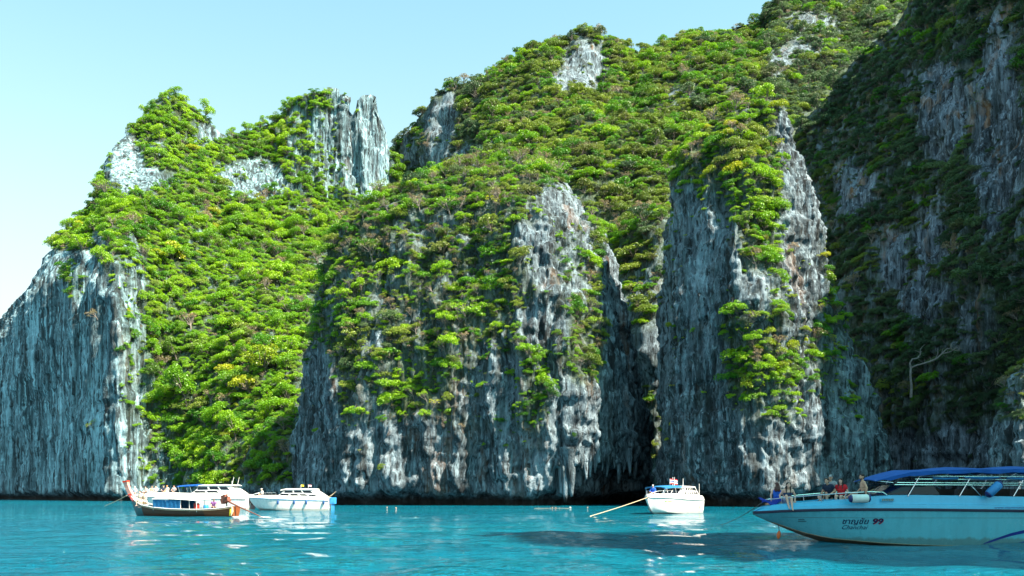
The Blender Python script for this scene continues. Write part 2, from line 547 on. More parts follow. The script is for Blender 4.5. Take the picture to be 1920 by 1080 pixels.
# ---- high wooded mountain at the back
ridgeB = [(660, 470), (690, 400), (715, 335), (728, 300), (740, 268), (758, 256), (775, 248), (800, 218), (830, 186), (850, 172), (880, 155), (940, 130), (1000, 105), (1040, 95), (1066, 84), (1090, 70), (1104, 66), (1114, 74), (1128, 96),
          (1142, 86), (1160, 84), (1176, 92), (1186, 106), (1200, 90), (1250, 80), (1300, 62), (1340, 55), (1375, 45), (1432, 46), (1438, 18), (1470, 8), (1500, 4), (1545, 0), (1600, -4), (1640, -30), (1720, -60), (1900, -90)]
colsB = [(660, [(385, None), (388, 560), (392, 500), (398, 460)]), (760, [(350, None), (352, 470), (356, 350), (364, 255)]), (840, [(312, None), (314, 480), (322, 340), (338, 250), (350, 178)]),
         (920, [(268, None), (272, 520), (285, 360), (315, 240), (360, 138)]), (1100, [(232, None), (236, 600), (250, 400), (288, 270), (338, 150), (356, 72)]),
         (1220, [(214, None), (217, 650), (232, 440), (270, 310), (326, 190), (376, 86)]), (1400, [(216, None), (219, 650), (236, 440), (280, 290), (336, 150), (394, 44)]),
         (1600, [(232, None), (236, 650), (254, 450), (296, 300), (356, 120), (412, -4)]), (1900, [(260, None), (264, 650), (280, 450), (320, 260), (380, 60), (430, -90)])]
def vegB(px, py, nz, P):
    n = pn(P, 16, off=41) * 0.5 + pn(P, 7, off=22) * 0.5
    d = zones(px, py, 0.95, [(1095, 120, 34, 42, .15), (1060, 150, 26, 18, .2), (842, 225, 14, 46, .05), (800, 300, 60, 60, .45), (815, 250, 20, 50, .35), (900, 290, 40, 16, .25), (1525, 60, 44, 44, .4), (1460, 120, 24, 30, .5), (1280, 180, 26, 20, .5), (1130, 95, 6, 14, .2), (1225, 700, 60, 220, .45)])
    return d * sstep(-0.55, -0.05, n + d * 0.9 - 0.55)
PB = curtain('back', colsB, ridgeB, 480, 300)
finish_mass('mountain_back', PB, False, 2.0, 23.1, vegB, M_rock, (3.2, 6.6), 'olive', 'high wooded limestone mountain rising behind the rock towers', sign_dir=(0, -1, 0.5), amp=0.85, low=1.7)

# ---- broad rock in the middle
planC = [(555, 174), (563, 162), (590, 153), (680, 148.8), (780, 146.4), (900, 143.8), (1000, 141.2), (1060, 141), (1110, 145), (1150, 151), (1185, 159), (1205, 170), (1212, 182), (1150, 200), (880, 208), (620, 198)]
levC = [(985, 565, 1200, 1.5, 1), (945, 560, 1206, 0.5, 1), (900, 556, 1213, -0.2, 1), (850, 562, 1216, -0.6, 1), (800, 569, 1212, -1.0, 1), (740, 577, 1204, -1.0, 1), (680, 584, 1194, -0.4, 1), (600, 592, 1182, 0.8, 0.98),
        (520, 600, 1168, 3.2, 0.95), (460, 612, 1156, 6.0, 0.92), (410, 632, 1142, 9.5, 0.86), (370, 672, 1122, 14, 0.78), (335, 740, 1085, 20, 0.66), (312, 800, 1045, 26, 0.5), (298, 850, 1000, 31, 0.34), (290, 905, 950, 36, 0.1)]
def vegC(px, py, nz, P):
    n = pn(P, 9, off=51) * 0.55 + pn(P, 3.6, off=33) * 0.45
    d = zones(px, py, 0.71, [(880, 310, 260, 60, 1.0), (650, 430, 70, 70, .95), (1040, 470, 60, 110, .38), (1075, 380, 40, 36, .3), (1160, 640, 34, 240, .05), (1195, 780, 30, 200, .02), (900, 900, 420, 100, .07), (590, 800, 40, 130, .2),
                             (960, 740, 110, 60, .3), (1060, 780, 60, 110, .18), (900, 690, 50, 40, .45), (700, 880, 160, 60, .08), (1090, 640, 36, 70, .8), (1000, 740, 26, 60, .7), (770, 690, 70, 70, .8), (1020, 610, 40, 50, .3)])
    return d * sstep(-0.55, 0.12, n + d * 1.0 - 0.62)
def dentC(px, py, P):
    lip = 872 + 10 * pn(P, 3, off=9) + 6 * pn(P, 1.2, off=8)
    a = sstep(1076, 1092, px) * (1 - sstep(1196, 1206, px)) * sstep(-3, 5, py - lip) * 4.2
    b = np.clip(1 - ((px - 1058) / 46) ** 2, 0, 1) * sstep(0, 8, py - (918 - 8 * pn(P, 4, off=3))) * 3.5
    c = np.clip(1 - ((px - 1046) / 9) ** 2, 0, 1) * sstep(0, 8, py - 872) * 2.5
    return np.where(P[:, 1] < 175, np.maximum(np.maximum(a, b), c), 0)
PC = tower(planC, levC, 144.0, 600, 380)
finish_mass('rock_middle', PC, True, 1.0, 37.7, vegC, M_rock, (1.5, 3.9), 'mixed', 'broad limestone rock overgrown with trees in the middle of the bay', dent=dentC)
def stalactites():
    Pm = MASS[-1][1]
    qx, qy = project(Pm)
    front = Pm[:, 1] < 170
    par = bpy.data.objects['rock_middle']
    rs = np.random.RandomState(5)
    for k, (x, y, ln, r) in enumerate([(1064, 862, 7.2, 1.0), (1072, 868, 6.0, .9), (1056, 872, 3.2, .6), (1090, 862, 2.2, .45), (1098, 864, 3.6, .55), (1107, 866, 3.2, .5), (1116, 864, 2.4, .45), (1130, 866, 2.0, .4), (1139, 866, 3.0, .45),
                                     (1150, 864, 1.8, .5), (1160, 862, 4.6, .6), (1170, 866, 2.4, .4), (1180, 862, 3.2, .6), (1192, 860, 4.2, .7), (1045, 890, 2.0, .5), (1020, 905, 1.4, .5), (985, 906, 1.2, .45)]):
        d = np.where(front, (qx - x) ** 2 + (qy - (y - 6)) ** 2 + (Pm[:, 1] - 140) * 0.5, 1e9)
        p = Pm[int(np.argmin(d))]
        rings, kk = [], 9
        ph = rs.rand(4) * 6
        for i in range(9):
            u = i / 8
            rr = r * (1.25 - 1.0 * u ** 0.8) * (1 + .18 * math.sin(u * 9 + ph[0])) + .03
            rings.append([(rr * math.cos(2 * math.pi * j / kk) * (1 + .16 * math.sin(3 * 2 * math.pi * j / kk + ph[1])) + .15 * math.sin(u * 4 + ph[2]), rr * .8 * math.sin(2 * math.pi * j / kk) + .3, 1.6 - (ln + 1.6) * u) for j in range(kk)])
        V = [q for rg in rings for q in rg]
        Fc = [(i * kk + j, i * kk + (j + 1) % kk, (i + 1) * kk + (j + 1) % kk, (i + 1) * kk + j) for i in range(8) for j in range(kk)] + [tuple(range(8 * kk, 9 * kk))]
        o = mesh_from('stalactite', V, Fc, M_rock, parent=par)
        o.location = p
stalactites()

# ---- tall pillar
planD = [(1240, 156), (1246, 146), (1262, 140), (1310, 137), (1370, 133.5), (1420, 130), (1470, 131), (1530, 135.5), (1590, 141), (1640, 147), (1668, 158), (1580, 184), (1400, 190), (1280, 178)]
levD = [(985, 1246, 1676, 0.8, 1), (945, 1243, 1678, 0.6, 1), (880, 1240, 1678, 0, 1), (800, 1244, 1668, 0, 1), (720, 1247, 1652, 0, 1), (660, 1248, 1630, 0.3, 0.98), (600, 1249, 1604, 0.6, 0.95), (540, 1250, 1578, 1.2, 0.92), (500, 1251, 1562, 1.8, 0.88), (450, 1253, 1547, 2.4, 0.84),
        (400, 1256, 1541, 3.2, 0.8), (350, 1260, 1526, 4.2, 0.72), (310, 1265, 1508, 5.4, 0.62), (280, 1274, 1496, 6.8, 0.54), (255, 1292, 1484, 8.6, 0.44), (236, 1325, 1474, 11, 0.32), (222, 1370, 1464, 13.5, 0.2), (214, 1420, 1452, 16, 0.06)]
def vegD(px, py, nz, P):
    n = pn(P, 9, off=61) * 0.55 + pn(P, 3.6, off=43) * 0.45
    d = zones(px, py, 0.2, [(1370, 275, 140, 75, 1.0), (1405, 340, 80, 60, .95), (1430, 430, 50, 70, .8), (1325, 540, 56, 170, .12), (1505, 420, 30, 170, .22), (1470, 250, 14, 40, .1), (1530, 540, 20, 50, .4), (1425, 700, 56, 60, .9), (1380, 620, 26, 26, .8), (1450, 780, 50, 40, .6), (1470, 560, 30, 50, .5),
                           (1560, 600, 50, 90, .55), (1600, 720, 40, 70, .35), (1440, 880, 240, 70, .04), (1300, 720, 50, 80, .15), (1505, 430, 34, 170, .12), (1478, 260, 14, 50, .1)])
    return d * sstep(-0.6, 0.1, n + d * 1.0 - 0.55)
PD = tower(planD, levD, 133.0, 470, 360)
finish_mass('rock_pillar', PD, True, 1.0, 53.9, vegD, M_rock, (1.5, 3.8), 'pillar', 'tall narrow limestone pillar with a green cap beside the dark gap')

# ---- shaded mountain wall on the right
ridgeE = [(1440, 560), (1470, 420), (1484, 320), (1500, 250), (1520, 222), (1545, 205), (1570, 165), (1600, 128), (1640, 92), (1690, 48), (1720, 8), (1760, -40), (1850, -120), (1950, -190), (2200, -420), (2600, -900), (3000, -1180), (3300, -400), (3500, 300)]
colsE = [(1440, [(262, None), (264, 740), (268, 650), (274, 560)]), (1500, [(232, None), (234, 700), (240, 500), (250, 360), (262, 250)]), (1600, [(206, None), (208, 740), (214, 560), (226, 380), (242, 240), (256, 128)]),
         (1720, [(186, None), (188, 760), (193, 600), (202, 420), (220, 220), (242, 8)]), (1850, [(168, None), (170, 760), (173, 600), (180, 420), (196, 160), (220, -120)]),
         (1960, [(154, None), (155, 760), (158, 600), (164, 420), (178, 120), (200, -195)]), (2200, [(135, None), (136, 760), (138, 600), (142, 380), (152, 0), (166, -420)]),
         (2600, [(104, None), (105, 760), (106, 600), (108, 380), (112, -200), (119, -900)]), (3000, [(85, None), (86, 760), (86, 600), (88, 380), (91, -400), (96, -1180)]),
         (3300, [(76, None), (77, 800), (77, 700), (78, 500), (80, 100), (84, -400)]), (3500, [(72, None), (72, 860), (72, 800), (73, 700), (74, 500), (76, 300)])]
def vegE(px, py, nz, P):
    n = pn(P, 11, off=71) * 0.5 + pn(P, 5, off=53) * 0.5
    d = zones(px, py, 0.68, [(1770, 215, 40, 80, .1), (1872, 255, 46, 140, .1), (1605, 350, 32, 46, .2), (1680, 500, 24, 44, .2), (1745, 460, 26, 50, .3), (1735, 570, 36, 46, .2), (1830, 620, 34, 60, .25), (1700, 870, 60, 50, .2), (1600, 860, 60, 60, .2), (1800, 850, 60, 50, .2)])
    return d * sstep(-0.55, 0.05, n + d * 0.95 - 0.6)
PE = curtain('right', colsE, ridgeE, 0, 290, X=np.concatenate([np.linspace(1440, 1990, 330), np.linspace(1995, 3500, 90)]))
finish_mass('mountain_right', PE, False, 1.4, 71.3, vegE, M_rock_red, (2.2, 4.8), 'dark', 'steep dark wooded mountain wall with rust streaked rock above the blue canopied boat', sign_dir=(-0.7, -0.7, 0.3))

# ---- small pale crag at the right edge
planF = [(1862, 124), (1870, 117), (1900, 113), (1950, 112), (2010, 116), (2040, 128), (1950, 138)]
levF = [(985, 1858, 2045, 0, 1), (940, 1856, 2045, 0, 1), (880, 1866, 2040, 0.3, 1), (820, 1864, 2030, 0.6, .95), (770, 1872, 2016, 1.4, .9), (735, 1884, 2000, 2.4, .8), (710, 1902, 1985, 4, .6), (690, 1925, 1965, 6.5, .3), (682, 1938, 1952, 8, .1)]
PF = tower(planF, levF, 114.0, 150, 120)
def vegF(px, py, nz, P):
    return 0.5 * (py < 790) * sstep(0.0, 0.4, pn(P, 4, off=5) + 0.25)
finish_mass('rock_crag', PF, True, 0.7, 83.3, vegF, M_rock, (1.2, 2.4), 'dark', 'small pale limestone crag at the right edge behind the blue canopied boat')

# ---- near headland on the right, beside the frame: its shadow lies over the moored boat
def headland():
    th = np.linspace(0, 2 * math.pi, 130, endpoint=False)
    zs = np.linspace(-4, 1, 90)
    t = np.linspace(0, 1, 90)
    prof = np.interp(t, [0, .45, .7, .88, 1], [1.0, .92, .74, .4, .02])
    z = np.interp(t, [0, 1], [-4, HEAD[4]])
    P = np.zeros((90, 130, 3))
    P[:, :, 0] = HEAD[0] + HEAD[2] * prof[:, None] * np.sign(np.cos(th)) * np.abs(np.cos(th)) ** 0.8
    P[:, :, 1] = HEAD[1] + HEAD[3] * prof[:, None] * np.sin(th)[None]
    P[:, :, 2] = z[:, None]
    return P
HEAD = (75.0, -4.0, 20.0, 12.5, 108.0)
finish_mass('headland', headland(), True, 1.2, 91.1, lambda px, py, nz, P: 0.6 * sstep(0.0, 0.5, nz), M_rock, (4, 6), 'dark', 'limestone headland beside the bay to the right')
# ------------------------------------------------------------------ water
def water_material():
    t = NT('lagoon_water')
    pos = t.n('ShaderNodeNewGeometry').outputs['Position']
    big = t.noise(t.vscale(pos, (0.5, 1, 1)), 0.035, 3, 0.5)
    c = t.ramp(big, [(0.35, (.0002, .086, .145)), (0.65, (.0005, .128, .185))])
    w1 = t.noise(t.vscale(pos, (0.55, 1, 1)), 0.9, 3, 0.55, 0.5)
    w2 = t.noise(t.vscale(pos, (0.45, 1, 1)), 3.4, 4, 0.65, 0.8)
    w3 = t.noise(t.vscale(pos, (0.8, 1, 1)), 0.22, 3, 0.5)
    h = t.math('ADD', t.math('ADD', w1, t.math('MULTIPLY', w2, 0.85)), t.math('MULTIPLY', w3, 1.6))
    nm = t.bump(h, 1.0, 0.5)
    p = t.principled(c, 0.035, 0.5, nm)
    p.inputs['IOR'].default_value = 1.33
    return t.done(p.outputs[0])
M_water = water_material()

def build_water():
    a0 = np.concatenate([np.linspace(-36, 36, 430), np.linspace(38, 322, 70)])
    a = np.radians(a0)
    r = np.concatenate([[0.02, 0.7, 1.4], np.geomspace(2.0, 1500.0, 327)])
    A, R = np.meshgrid(a, r)
    X, Y = R * np.sin(A), R * np.cos(A)
    Z = np.zeros_like(X)
    rs = np.random.RandomState(4)
    cell = np.maximum(R * 0.0205, R * np.radians(0.17))
    for k in range(70):
        lam = 0.45 * (14.0 ** rs.rand())
        th = rs.normal(-1.35, 0.6)
        amp = 0.0052 * lam ** 0.85
        ph = rs.rand() * 6.28
        fade = np.clip((lam / cell - 2.2) / 3.0, 0, 1)
        Z += fade * amp * np.sin((X * math.cos(th) + Y * math.sin(th)) * 2 * math.pi / lam + ph)
    P = np.stack([X, Y, Z], -1)
    o = mesh_from('water', P.reshape(-1, 3), grid_faces(330, 500, True)[:, ::-1], M_water)
    me = o.data
    if me.polygons[0].normal.z < 0:
        me.flip_normals()
    # close the small disc under the camera
    tag(o, 'turquoise rippled lagoon water', kind='structure')
build_water()
# ------------------------------------------------------------------ trees
def leaf_material(name, a, b, c, trans=0.35):
    """a/b/c: dark, main and light leaf colour; every tree draws its own mix, every leaf a tone"""
    t = NT(name)
    rnd = t.n('ShaderNodeObjectInfo').outputs['Random']
    tone = t.n('ShaderNodeAttribute', attribute_name='tone').outputs['Fac']
    loc = t.n('ShaderNodeObjectInfo').outputs['Location']
    reg = t.ramp(t.noise(loc, 0.055, 2, 0.5), [(0.34, 0.0), (0.66, 1.0)])
    f = t.math('ADD', t.math('ADD', t.math('MULTIPLY', rnd, 0.42), t.math('MULTIPLY', tone, 0.28)), t.math('MULTIPLY', reg, 0.30))
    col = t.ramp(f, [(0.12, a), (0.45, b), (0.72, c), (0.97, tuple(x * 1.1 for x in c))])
    dry = t.math('MULTIPLY', t.ramp(t.noise(loc, 0.31, 1, 0.5), [(0.60, 0.0), (0.70, 1.0)]), 0.55)
    col = t.mix(dry, col, (0.16, 0.15, 0.055))
    d = t.n('ShaderNodeBsdfDiffuse')
    t.l(col, d.inputs['Color'])
    tr = t.n('ShaderNodeBsdfTranslucent')
    t.l(t.mix(0.5, col, (col_mul(c, 1.1)), 'MIX'), tr.inputs['Color'])
    gl = t.n('ShaderNodeBsdfGlossy')
    gl.inputs['Roughness'].default_value = 0.45
    gl.inputs['Color'].default_value = (0.9, 0.95, 0.9, 1)
    m = t.n('ShaderNodeMixShader'); m.inputs[0].default_value = trans
    t.l(d.outputs[0], m.inputs[1]); t.l(tr.outputs[0], m.inputs[2])
    m2 = t.n('ShaderNodeMixShader'); m2.inputs[0].default_value = 0.035
    t.l(m.outputs[0], m2.inputs[1]); t.l(gl.outputs[0], m2.inputs[2])
    return t.done(m2.outputs[0])

def col_mul(c, k): return tuple(x * k for x in c)

def bark_material(name, a, b):
    t = NT(name)
    co = t.n('ShaderNodeTexCoord').outputs['Object']
    f = t.noise(t.vscale(co, (1, 1, 0.25)), 9, 4, 0.6)
    return t.done(t.principled(t.ramp(f, [(0.35, a), (0.65, b)]), 0.85, 0.2).outputs[0])

M_bark = bark_material('grey_bark', (.07, .06, .05), (.22, .20, .17))
M_bark_mid = bark_material('weathered_bark', (.11, .10, .085), (.30, .27, .24))
M_bark_pale = bark_material('pale_dead_wood', (.16, .15, .14), (.34, .32, .30))
LEAF = {
    'lime':   leaf_material('leaf_lime', (0.052, 0.162, 0.0030), (0.131, 0.324, 0.0030), (0.261, 0.450, 0.0044)),
    'green':  leaf_material('leaf_green', (0.020, 0.100, 0.0044), (0.043, 0.188, 0.0044), (0.121, 0.306, 0.0060)),
    'olive':  leaf_material('leaf_olive', (0.043, 0.090, 0.0134), (0.104, 0.180, 0.0164), (0.200, 0.278, 0.0262)),
    'yellow': leaf_material('leaf_yellow', (.11, .20, .006), (.25, .36, .008), (.42, .44, .012)),
    'dry':    leaf_material('leaf_dry', (0.096, 0.090, 0.0374), (0.191, 0.172, 0.0749), (0.295, 0.225, 0.1273)),
    'deep':   leaf_material('leaf_deep', (.020, .058, .030), (.044, .105, .042), (.095, .165, .055)),
}

def quads_mesh(name, C, Nrm, size, tone, mat, aspect=0.62, rs=None):
    """leaf faces: centres C (n,3), normals, sizes (n,)"""
    n = len(C)
    Nrm = Nrm / (np.linalg.norm(Nrm, axis=1)[:, None] + 1e-9)
    r = rs.normal(size=(n, 3))
    u = np.cross(Nrm, r); u /= np.linalg.norm(u, axis=1)[:, None] + 1e-9
    v = np.cross(Nrm, u)
    s = size[:, None]
    # pointed leaf clump: a kite of two triangles
    p0 = C - u * s
    p1 = C + v * s * aspect - u * s * 0.1
    p2 = C + u * s
    p3 = C - v * s * aspect - u * s * 0.1
    V = np.stack([p0, p1, p2, p3], 1).reshape(-1, 3)
    Fc = np.arange(n * 4).reshape(n, 4)
    o = mesh_from(name, V, Fc, mat, smooth=False, link=False)
    a = o.data.attributes.new('tone', 'FLOAT', 'POINT')
    a.data.foreach_set('value', np.repeat(tone, 4).astype(np.float32))
    return o.data

def tube_arrays(pts, rads, k=5):
    """a tapering tube through pts -> verts, faces"""
    V, Fc = [], []
    pts = [Vector(p) for p in pts]
    for i, p in enumerate(pts):
        d = (pts[min(i + 1, len(pts) - 1)] - pts[max(i - 1, 0)]).normalized()
        a = d.cross(Vector((0.31, 0.83, 0.46))).normalized()
        b = d.cross(a)
        for j in range(k):
            th = 2 * math.pi * j / k
            V.append(p + (a * math.cos(th) + b * math.sin(th)) * rads[i])
    for i in range(len(pts) - 1):
        for j in range(k):
            Fc.append((i * k + j, i * k + (j + 1) % k, (i + 1) * k + (j + 1) % k, (i + 1) * k + j))
    Fc.append(tuple(range((len(pts) - 1) * k, len(pts) * k)))
    return V, Fc

def join_arrays(parts):
    V, Fc = [], []
    for v, f in parts:
        o = len(V)
        V += list(v)
        Fc += [tuple(i + o for i in q) for q in f]
    return V, Fc

def wander(rs, p, d, length, n, jit):
    pts = [Vector(p)]
    d = Vector(d).normalized()
    for i in range(n):
        d = (d + Vector(rs.normal(size=3) * jit)).normalized()
        pts.append(pts[-1] + d * (length / n))
    return pts

def make_tree(seed, kind):
    """crown about 1 wide, rooted at the origin; returns trunk mesh, crown mesh(C, N, size, tone)"""
    rs = np.random.RandomState(seed)
    dome = kind == 'dome'; bush = kind == 'bush'; sparse = kind == 'sparse'
    th = {'round': 0.22, 'dome': 0.36, 'bush': 0.14, 'sparse': 0.55, 'tall': 0.62}[kind]
    lean = rs.normal(size=2) * 0.10
    top = Vector((lean[0], lean[1], th))
    trunk = [Vector((0, 0, -0.12)), Vector((lean[0] * .1, lean[1] * .1, th * .35)), Vector((lean[0] * .5, lean[1] * .5, th * .7)), top]
    parts = [tube_arrays(trunk, [0.036, 0.028, 0.022, 0.016], 6)]
    nl = {'round': 13, 'dome': 9, 'bush': 7, 'sparse': 11, 'tall': 9}[kind]
    lob = []
    for i in range(nl):
        a = 2 * math.pi * (i + rs.rand() * 0.7) / nl
        r = (0.10 + 0.28 * rs.rand() ** 0.6) if i else 0.03
        zc = {'round': 0.30 + 0.40 * rs.rand() - 0.5 * r * r, 'dome': th + 0.16 - 0.55 * r * r * 2 + 0.05 * rs.randn(), 'bush': 0.22 + 0.12 * rs.rand() - 0.3 * r * r, 'sparse': th + 0.02 + 0.22 * rs.rand() - 0.5 * r * r,
              'tall': 0.35 + 0.62 * i / nl}[kind]
        if kind == 'tall': r *= 1.05 - 0.6 * abs(i / nl - 0.35)
        rr = {'round': 0.135, 'dome': 0.15, 'bush': 0.20, 'sparse': 0.105, 'tall': 0.19}[kind] * (0.75 + 0.55 * rs.rand())
        c = Vector((top.x * (0.4 if bush else 1) + r * math.cos(a), top.y * (0.4 if bush else 1) + r * math.sin(a), zc))
        lob.append((c, rr))
        st = trunk[2] if (i % 2 == 0) else trunk[1]
        mid = st.lerp(c, 0.5) + Vector(rs.normal(size=3) * 0.035)
        parts.append(tube_arrays([st, mid, c], [0.016, 0.011, 0.005], 4))
        for _ in range(3 if sparse else 1):
            e = c + Vector(rs.normal(size=3)) * rr * 0.6
            parts.append(tube_arrays([mid, (mid + e) / 2 + Vector(rs.normal(size=3) * 0.02), e], [0.008, 0.006, 0.003], 3))
    C, N, S, T = [], [], [], []
    per = {'round': 118, 'dome': 150, 'bush': 140, 'sparse': 60, 'tall': 135}[kind]
    for c, rr in lob:
        n = int(per * (rr / 0.13) ** 1.3)
        d = rs.normal(size=(n, 3)); d /= np.linalg.norm(d, axis=1)[:, None]
        d[:, 2] = np.where(d[:, 2] < -0.35, -d[:, 2], d[:, 2])
        rad_ = rr * (0.55 + 0.5 * rs.rand(n) ** 0.6)
        sc = np.array([1.2, 1.2, 0.88 if not kind == 'tall' else 1.0])
        p = np.array(c)[None] + d * rad_[:, None] * sc
        C.append(p)
        N.append(d * np.array([.8, .8, 1.2]) + rs.normal(size=(n, 3)) * 0.85 + np.array([0, 0, 0.2]))
        S.append((0.017 + 0.019 * rs.rand(n)) * (0.9 if sparse else 1.0))
        lt = rs.rand() * 0.4
        T.append(np.clip(lt + 0.5 * rs.rand(n) + 0.15 * d[:, 2], 0, 1))
    C, N, S, T = map(np.concatenate, (C, N, S, T))
    return parts, (C, N, S, T), rs

def dead_tree_parts(seed, h=1.0):
    rs = np.random.RandomState(seed)
    parts = []
    def br(p, d, L, r, lev):
        pts = wander(rs, p, d, L, 5, 0.28)
        rr = [r * (1 - 0.6 * i / 5) for i in range(6)]
        parts.append(tube_arrays(pts, rr, 5 if lev == 0 else 4))
        if lev < 3:
            for k in range(3 if lev else 4):
                i = rs.randint(2, 6)
                dd = (pts[i] - pts[i - 1]).normalized() + Vector(rs.normal(size=3)) * 0.75
                br(pts[i], dd, L * (0.5 + 0.2 * rs.rand()), r * 0.5, lev + 1)
    br((0, 0, -0.05), (0.1, -0.15, 1), 0.55 * h, 0.03 * h, 0)
    return parts

TREE = {}       # (shape, palette) -> list of (trunk mesh, crown mesh)
_shapes = [('dome', 1), ('dome', 2), ('round', 3), ('round', 9), ('round', 10), ('tall', 4), ('bush', 5), ('bush', 6), ('sparse', 7), ('sparse', 8), ('sparse', 11)]
_protos = []
for kind, sd in _shapes:
    parts, cr, rs = make_tree(sd * 17 + 3, kind)
    V, Fc = join_arrays(parts)
    tm = mesh_from('trunk', V, Fc, M_bark_mid if kind == 'sparse' else M_bark, link=False).data
    pals = ('dry', 'olive', 'yellow', 'lime') if kind == 'sparse' else ('lime', 'green', 'olive', 'yellow', 'deep')
    for pal in pals:
        cm = quads_mesh('crown', *cr, LEAF[pal], rs=np.random.RandomState(sd))
        TREE.setdefault((kind, pal), []).append((tm, cm))

PALETTES = {   # chances of (shape, leaf colour)
    'lime':   [('round', 'lime', .26), ('bush', 'lime', .20), ('tall', 'lime', .10), ('dome', 'lime', .09), ('round', 'green', .13), ('bush', 'green', .07), ('sparse', 'lime', .04), ('dome', 'olive', .04), ('bush', 'yellow', .025), ('round', 'yellow', .02), ('sparse', 'dry', .025)],
    'olive':  [('round', 'olive', .20), ('dome', 'olive', .10), ('bush', 'olive', .16), ('round', 'green', .14), ('bush', 'lime', .08), ('dome', 'lime', .08), ('round', 'deep', .10), ('sparse', 'dry', .06), ('bush', 'green', .08)],
    'mixed':  [('round', 'lime', .16), ('dome', 'lime', .08), ('round', 'green', .10), ('bush', 'green', .10), ('bush', 'lime', .13), ('sparse', 'olive', .08), ('sparse', 'dry', .06), ('sparse', 'lime', .07), ('round', 'olive', .10), ('bush', 'olive', .06), ('sparse', 'yellow', .03), ('bush', 'deep', .05)],
    'pillar': [('round', 'lime', .22), ('dome', 'lime', .10), ('bush', 'lime', .22), ('bush', 'yellow', .07), ('round', 'green', .10), ('sparse', 'yellow', .05), ('sparse', 'dry', .06), ('bush', 'green', .10), ('bush', 'olive', .08)],
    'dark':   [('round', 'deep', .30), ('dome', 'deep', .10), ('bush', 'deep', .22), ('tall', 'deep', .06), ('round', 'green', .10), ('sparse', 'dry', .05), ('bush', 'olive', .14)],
}

# coarse depth buffer of the cliffs: decides which trees show
ZB = np.full((144, 256), 1e9, np.float32)
for m in MASS:
    px, py = project(m[1])
    ix, iy = (px / 7.5).astype(int), (py / 7.5).astype(int)
    ok = (ix >= 0) & (ix < 256) & (iy >= 0) & (iy < 144)
    np.minimum.at(ZB, (iy[ok], ix[ok]), m[1][ok, 1])

trees = []      # (P, yaw, tilt, scale, shape, palette, px, py, size px, mass)
rs = np.random.RandomState(99)
for name, P, N, dens, faces, crown, palette in MASS:
    q = P[faces]
    fc = q.mean(1)
    area = np.linalg.norm(np.cross(q[:, 2] - q[:, 0], q[:, 3] - q[:, 1]), axis=1) * 0.5
    fn = N[faces[:, 0]]
    dv = dens[faces].mean(1)
    px, py = project(fc)
    facing = (fn * -fc).sum(1) > -0.25 * np.linalg.norm(fc, axis=1)
    ok = (px > -90) & (px < 2010) & (py > -110) & (py < 950) & facing & (dv > 0.05) & (fc[:, 1] > 20)
    ix, iy = np.clip((px / 7.5).astype(int), 0, 255), np.clip((py / 7.5).astype(int), 0, 143)
    zb = ZB[iy, ix]
    ok &= fc[:, 1] < zb + 16
    if ok.sum() == 0: continue
    idx = np.where(ok)[0]
    mean_c = 0.5 * (crown[0] + crown[1])
    n = int((area[idx] * dv[idx]).sum() / (mean_c * mean_c) * 10.0)
    pr = area[idx] * dv[idx]; pr = pr / pr.sum()
    pick = rs.choice(idx, size=n, p=pr)
    cell = {}
    shp = PALETTES[palette]
    cum = np.cumsum([s[2] for s in shp]); cum /= cum[-1]
    # neighbouring trees share a leaf colour now and then
    cl = pn(fc[pick], 15.0, off=7.7) * 0.55
    for j, i in enumerate(pick):
        p = fc[i]
        dn = dv[i]
        sz = crown[0] * 0.85 + (crown[1] * 1.3 - crown[0]) * rs.rand() ** 2.4
        if rs.rand() < 0.30: sz *= 0.55
        if dn < 0.35: sz *= 0.5
        key = (int(p[0] // 2.6), int(p[1] // 2.6), int(p[2] // 2.6))
        md = sz * 0.34
        bad = False
        for a in (-1, 0, 1):
            for b in (-1, 0, 1):
                for c in (-1, 0, 1):
                    for (qx, qs) in cell.get((key[0] + a, key[1] + b, key[2] + c), ()):
                        if (qx[0] - p[0]) ** 2 + (qx[1] - p[1]) ** 2 + (qx[2] - p[2]) ** 2 < (md * 0.5 + qs * 0.5) ** 2:
                            bad = True
        if bad: continue
        cell.setdefault(key, []).append((p, md))
        s = shp[min(int(np.searchsorted(cum, np.clip(rs.rand() * 0.75 + 0.125 + cl[j], 0, 0.999))), len(shp) - 1)]
        if name == 'mountain_back' and (px[i] < 900 or (px[i] > 1430 and py[i] < 260)) and rs.rand() < 0.65: s = ('round' if rs.rand() < 0.6 else 'bush', 'deep')  # darker leaves paint the mountain's missing shadow into these trees
        nz = fn[i][2]
        lean = np.array([fn[i][0], fn[i][1]]) * (0.35 if nz < 0.5 else 0.1)
        trees.append((p - fn[i] * 0.05 * sz, rs.rand() * 6.283, lean, sz, s[0], s[1], px[i], py[i], sz / p[1] * F, name))
_A = MASS[0]
_ax, _ay = project(_A[1])
